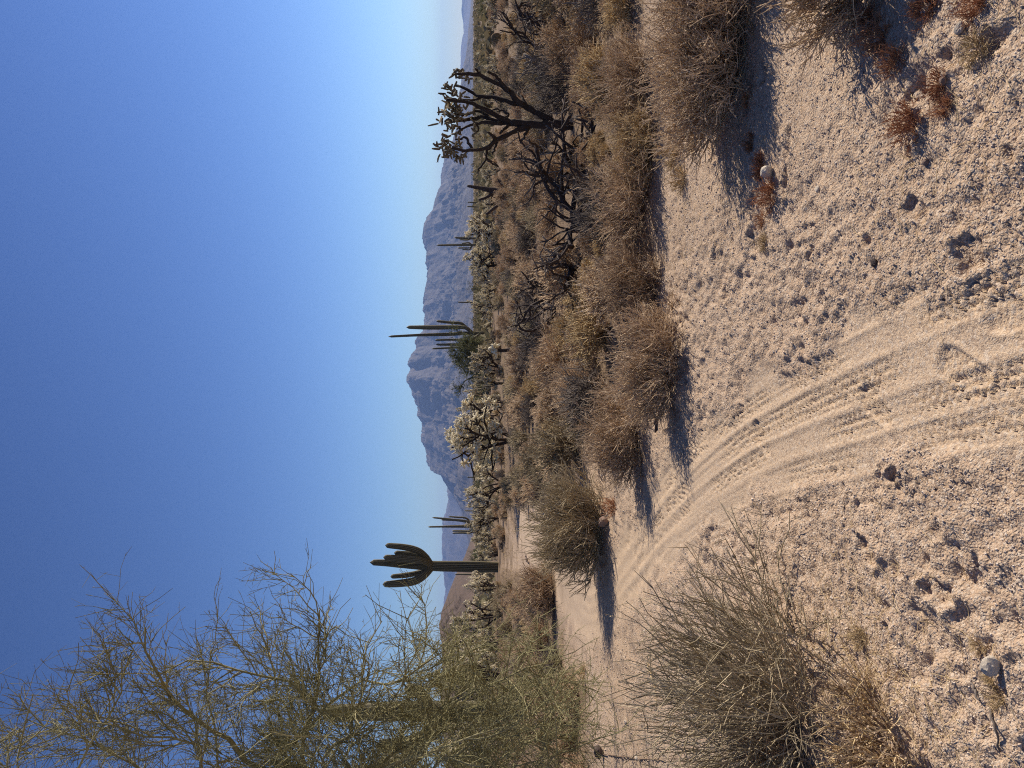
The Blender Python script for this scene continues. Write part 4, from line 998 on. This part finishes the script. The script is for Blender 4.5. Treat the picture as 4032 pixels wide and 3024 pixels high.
TUFT = {k: [shrub_mesh('tuft', 800 + q + 10 * len(k), [M[k], M[k]], h=.12, wd=.16, nst=50, ntw=170, ntl=220, rs=.0012, rt=.0009) for q in range(2)] for k in ('rust', 'straw')}
def tuft(label, xi, yi, kind, s, seed):
    p = gpt(xi, yi, .004); o = obj('rust_tuft' if kind == 'rust' else 'grass_tuft', TUFT[kind][seed % 2], None, tuple(p), seed * 1.7, (s, s, s * (.8 + .1 * (seed % 4))))
    tag(o, label, 'tuft', 'rust-red tufts on the gravel' if kind == 'rust' else 'yellow grass tufts on the gravel')
for a in [('rust tuft just right of the white stone', 2995, 655, 'rust', 1.1, 1), ('big rust tuft just left of the white stone', 3040, 770, 'rust', 1.3, 2), ('rust tuft deepest in the shadow of the large rounded shrub', 2960, 560, 'rust', .8, 3),
          ('lone rust tuft left of the white stone group', 3005, 870, 'rust', .8, 4), ('rust tuft under the large rounded shrub', 2945, 395, 'rust', .7, 5), ('large rust tuft alone on the gravel at the right', 3590, 485, 'rust', 1.2, 6),
          ('rust tuft right of the large lone one, nearer the corner', 3700, 330, 'rust', .8, 7), ('rust tuft in the dark shadow near the right edge', 3460, 150, 'rust', 1.2, 8), ('rust tuft at the right edge above the dark shadow', 3420, 80, 'rust', .9, 9),
          ('rust tuft between the dark shadow and the lone large one', 3530, 235, 'rust', 1.0, 10), ('rust tuft closest to the bottom right corner', 3850, 20, 'rust', .9, 11), ('rust and straw tuft lower right of the pale stone', 3850, 190, 'straw', .9, 12),
          ('rust tuft near the right edge beside the pale stone', 3640, 20, 'rust', 1.1, 13), ('rust tuft beside the reddish block under the broom bush', 2400, 1995, 'rust', 1.8, 14), ('pale rust tuft left of the lone large one', 3720, 420, 'rust', .7, 15),
          ('yellow grass tuft right of the round pale stone', 3850, 2545, 'straw', .5, 16), ('yellow grass tuft left of the round pale stone', 3925, 2750, 'straw', .65, 17), ('yellow grass tuft just behind the round pale stone', 3900, 2670, 'straw', .4, 18),
          ('yellow grass tuft at the foot of the olive broom bush', 3420, 2720, 'straw', 1.2, 19), ('yellow grass tuft right of the foot of the olive broom bush', 3390, 2510, 'straw', .8, 20), ('yellow tuft on gravel left of the lone rust tuft', 3015, 960, 'straw', .7, 21),
          ('yellow grass patch at the gravel edge right of the dark-hearted shrub', 2660, 600, 'straw', 2.0, 22), ('yellow grass patch at the gravel edge below the dark-hearted shrub', 2690, 700, 'straw', 1.4, 23), ('yellow tuft under the palo verde edge', 2300, 2650, 'straw', 2.0, 24)]:
    tuft(*a)
# the shrub outside the right edge that shades the gravel there
shrub_thing('dry_shrub', 'brown shrub at the right edge whose shadow darkens the gravel', 'shrub', gpt(3380, -130, .01), 31, BR, h=.45, wd=.62, nst=70, ntw=1200, ntl=2400, nleaf=1500)

def stick(label, pts, rad, mat):
    P = resample([np.append(np.array(G(*p)), 0) for p in pts], 9)
    P[:, 2] = np.array([float(gz(q[0], q[1])) for q in P]) + rad * .8 + .004
    P[1:-1] += r_.normal(size=(7, 3)) * rad * .6
    o = P[0].copy(); mb = MB(); tubes(mb, (P - o)[None], np.linspace(rad, rad * .6, 9)[None], 6, 0, True)
    tag(obj('stick', mb.mesh('stick', [M[mat]]), None, tuple(o)), label, 'stick', 'sticks lying on the sand')
stick('dark broken stick on the sand behind the long bush shadow', [(2565, 1605), (2582, 1650), (2578, 1700)], .022, 'deadwood')
stick('dark strip for the shadow of a stick in the near left corner left of the round stone', [(3830, 2690), (3870, 2760)], .005, 'silver')  # dark stick shape laid in place of the cast shadow of a stick
stick('pale stick across the sand beside the olive broom bush', [(2555, 2610), (2575, 2700), (2590, 2800)], .010, 'palewood' if 'palewood' in M else 'straw')
stick('long thin dark wand along the left edge near the dark stone', [(2370, 2965), (2480, 2985), (2620, 2995)], .006, 'stem')
stick('pale thin straw on gravel by the rust tufts', [(3795, 250), (3830, 275)], .003, 'straw')
stick('curved pale straw on gravel below the lone rust tuft', [(3560, 350), (3600, 390)], .003, 'straw')
stick('small dark stick on the pale far bend', [(2075, 2190), (2088, 2215)], .03, 'deadwood')
stick('dark bent stick in the bottom left corner', [(3900, 2790), (3945, 2870), (3950, 2960)], .0045, 'silver')

# gravel: countless small grains, one object
def gravel():
    r = np.random.default_rng(99); n = 56000
    y = 1.7 + 9 * r.random(n) ** 2.2; x = (r.random(n) * 2 - 1) * (y * .56 + .3)
    i = np.clip(np.searchsorted(ax, x), 0, nx - 1); j = np.clip(np.searchsorted(ay, y), 0, ny - 1)
    keep = r.random(n) > GTR[j, i] * 1.25
    x, y = x[keep], y[keep]; n = len(x); z = gz(x, y)
    s = (.0018 + .0040 * r.random(n) ** 2.2) * (1 + .16 * (y - 1.7)); s[r.random(n) < .010] *= 1.7
    base = np.array([(1, 0, 0), (-1, 0, 0), (0, 1, 0), (0, -1, 0), (0, 0, 1), (0, 0, -1)], float)
    F = np.array([(0, 2, 4), (2, 1, 4), (1, 3, 4), (3, 0, 4), (2, 0, 5), (1, 2, 5), (3, 1, 5), (0, 3, 5)])
    an = r.random(n) * 6.28; c, sn = np.cos(an), np.sin(an)
    B = base[None] * (.75 + .5 * r.random((n, 6, 1))); B[:, :, 2] *= .75
    V = np.stack([B[..., 0] * c[:, None] - B[..., 1] * sn[:, None], B[..., 0] * sn[:, None] + B[..., 1] * c[:, None], B[..., 2]], -1) * s[:, None, None] + np.stack([x, y, z + s * .25], 1)[:, None]
    T = (np.arange(n)[:, None, None] * 6 + F[None]).reshape(-1, 3)
    o = obj('gravel', mesh_np('gravel', V.reshape(-1, 3), None, T, [M['grit']], smooth=False)); o['kind'] = 'stuff'; o['label'] = 'loose granite grit scattered over the wash'; o['category'] = 'gravel'
gravel()
def litter():
    r = np.random.default_rng(96); n = 1500
    c = [(3420, 2750, .28), (3300, 2620, .22), (3700, 2850, .3), (2930, 640, .3), (3050, 2900, .3), (3760, 300, .35), (2700, 1000, .4)]
    w = r.choice(len(c), n, p=[.3, .15, .15, .1, .1, .1, .1]); g = np.array([G(a, b) for a, b, _ in c]); sd = np.array([q[2] for q in c])
    x = g[w, 0] + r.normal(size=n) * sd[w]; y = np.maximum(g[w, 1] + r.normal(size=n) * sd[w], 1.75)
    P = np.empty((n, 3, 3)); a = r.random(n) * 6.28; ln = .03 + .12 * r.random(n) ** 2
    for q in range(3):
        P[:, q, 0] = x + np.cos(a) * ln * q / 2; P[:, q, 1] = y + np.sin(a) * ln * q / 2; a = a + r.normal(size=n) * .25
        P[:, q, 2] = gz(P[:, q, 0], P[:, q, 1]) + .003 + .012 * r.random(n) ** 3
    mb = MB(); tubes(mb, P, taper(n, 3, .0013, .0008, r), 3)
    o = obj('dry_twig_litter', mb.mesh('dry_twig_litter', [M['straw']])); o['kind'] = 'stuff'; o['label'] = 'dry straw and twig litter strewn on the sand'; o['category'] = 'litter'
litter()
# dry grass and litter between the shrubs
def grass():
    r = np.random.default_rng(98); n = 30000
    y = 4.5 + 34 * r.random(n) ** 1.5; x = (r.random(n) * 2 - 1) * (y * .57 + 1)
    i = np.clip(np.searchsorted(ax, x), 0, nx - 1); j = np.clip(np.searchsorted(ay, y), 0, ny - 1)
    keep = (GBR[j, i] * sstep(-.5, .4, fbm(x / .7, y / .7, 2, 6))) > r.random(n)
    x, y = x[keep], y[keep]; n = len(x); z = gz(x, y)
    K = 3; P = np.empty((n, K, 3)); P[:, 0] = np.stack([x, y, z - .005], 1)
    d = norm(np.stack([r.normal(size=n) * .7, r.normal(size=n) * .7, .25 + r.random(n)], 1)); ln = (.04 + .13 * r.random(n)) * (1 + y * .02)
    for q in (1, 2):
        d = norm(d + r.normal(size=(n, 3)) * .25); P[:, q] = P[:, q - 1] + d * (ln / 2)[:, None]
    P[:, 1:, 2] = np.maximum(P[:, 1:, 2], z[:, None] + .003)
    mb = MB(); R = (.0009 + .00022 * y)[:, None] * np.array([[1, .9, .4]]); tubes(mb, P, R, 3)
    o = obj('dry_grass', mb.mesh('dry_grass', [M['straw']])); o['kind'] = 'stuff'; o['label'] = 'short dry straw-coloured grass between the shrubs'; o['category'] = 'grass'
grass()
# far scrub on the plain: reads as one mass
def far_scrub():
    r = np.random.default_rng(97); n = 3000; mb = MB()
    y = 52 * (1500 / 52) ** r.random(n); x = (r.random(n) * 2 - 1) * y * .62
    k = 18; s = (.22 + .45 * r.random(n)) * (1 + .004 * np.minimum(y, 200))
    c = np.stack([x, y, np.zeros(n)], 1)[:, None] + r.normal(size=(n, k, 3)) * (s[:, None, None] * np.array([.75, .75, .3])) + np.array([0, 0, .7]) * s[:, None, None]
    c = c.reshape(-1, 3); c[:, 2] = np.abs(c[:, 2]); d = norm(r.normal(size=c.shape)); e = norm(np.cross(d, norm(r.normal(size=c.shape)))); sz = np.repeat(s * .5, k)[:, None]
    V = np.stack([c - d * sz, c + e * sz * .5, c + d * sz, c - e * sz * .5], 1).reshape(-1, 3)
    mb.add(V, np.arange(len(V)).reshape(-1, 4))
    o = obj('far_scrub', mb.mesh('far_scrub', [M['scrub']])); o['kind'] = 'stuff'; o['label'] = 'far green and brown scrub covering the plain'; o['category'] = 'scrub'
far_scrub()

# ------------------------------------------------------------------ haze
def haze():
    import bmesh
    bm = bmesh.new(); bmesh.ops.create_cube(bm, size=1.0)
    for v in bm.verts: v.co = Vector((v.co.x * 31000, v.co.y * 31000, -12 + (v.co.z + .5) * 640))
    me = bpy.data.meshes.new('haze'); bm.to_mesh(me); bm.free()
    mt = bpy.data.materials.new('haze_air'); mt.use_nodes = True; nt = mt.node_tree; nt.nodes.clear()
    out = nt.nodes.new('ShaderNodeOutputMaterial'); v = nt.nodes.new('ShaderNodeVolumePrincipled')
    v.inputs['Color'].default_value = (.34, .52, 1.0, 1); v.inputs['Density'].default_value = 8.0e-5; v.inputs['Anisotropy'].default_value = .2
    nt.links.new(v.outputs[0], out.inputs['Volume']); me.materials.append(mt)
    o = obj('haze', me); o['kind'] = 'stuff'
haze()
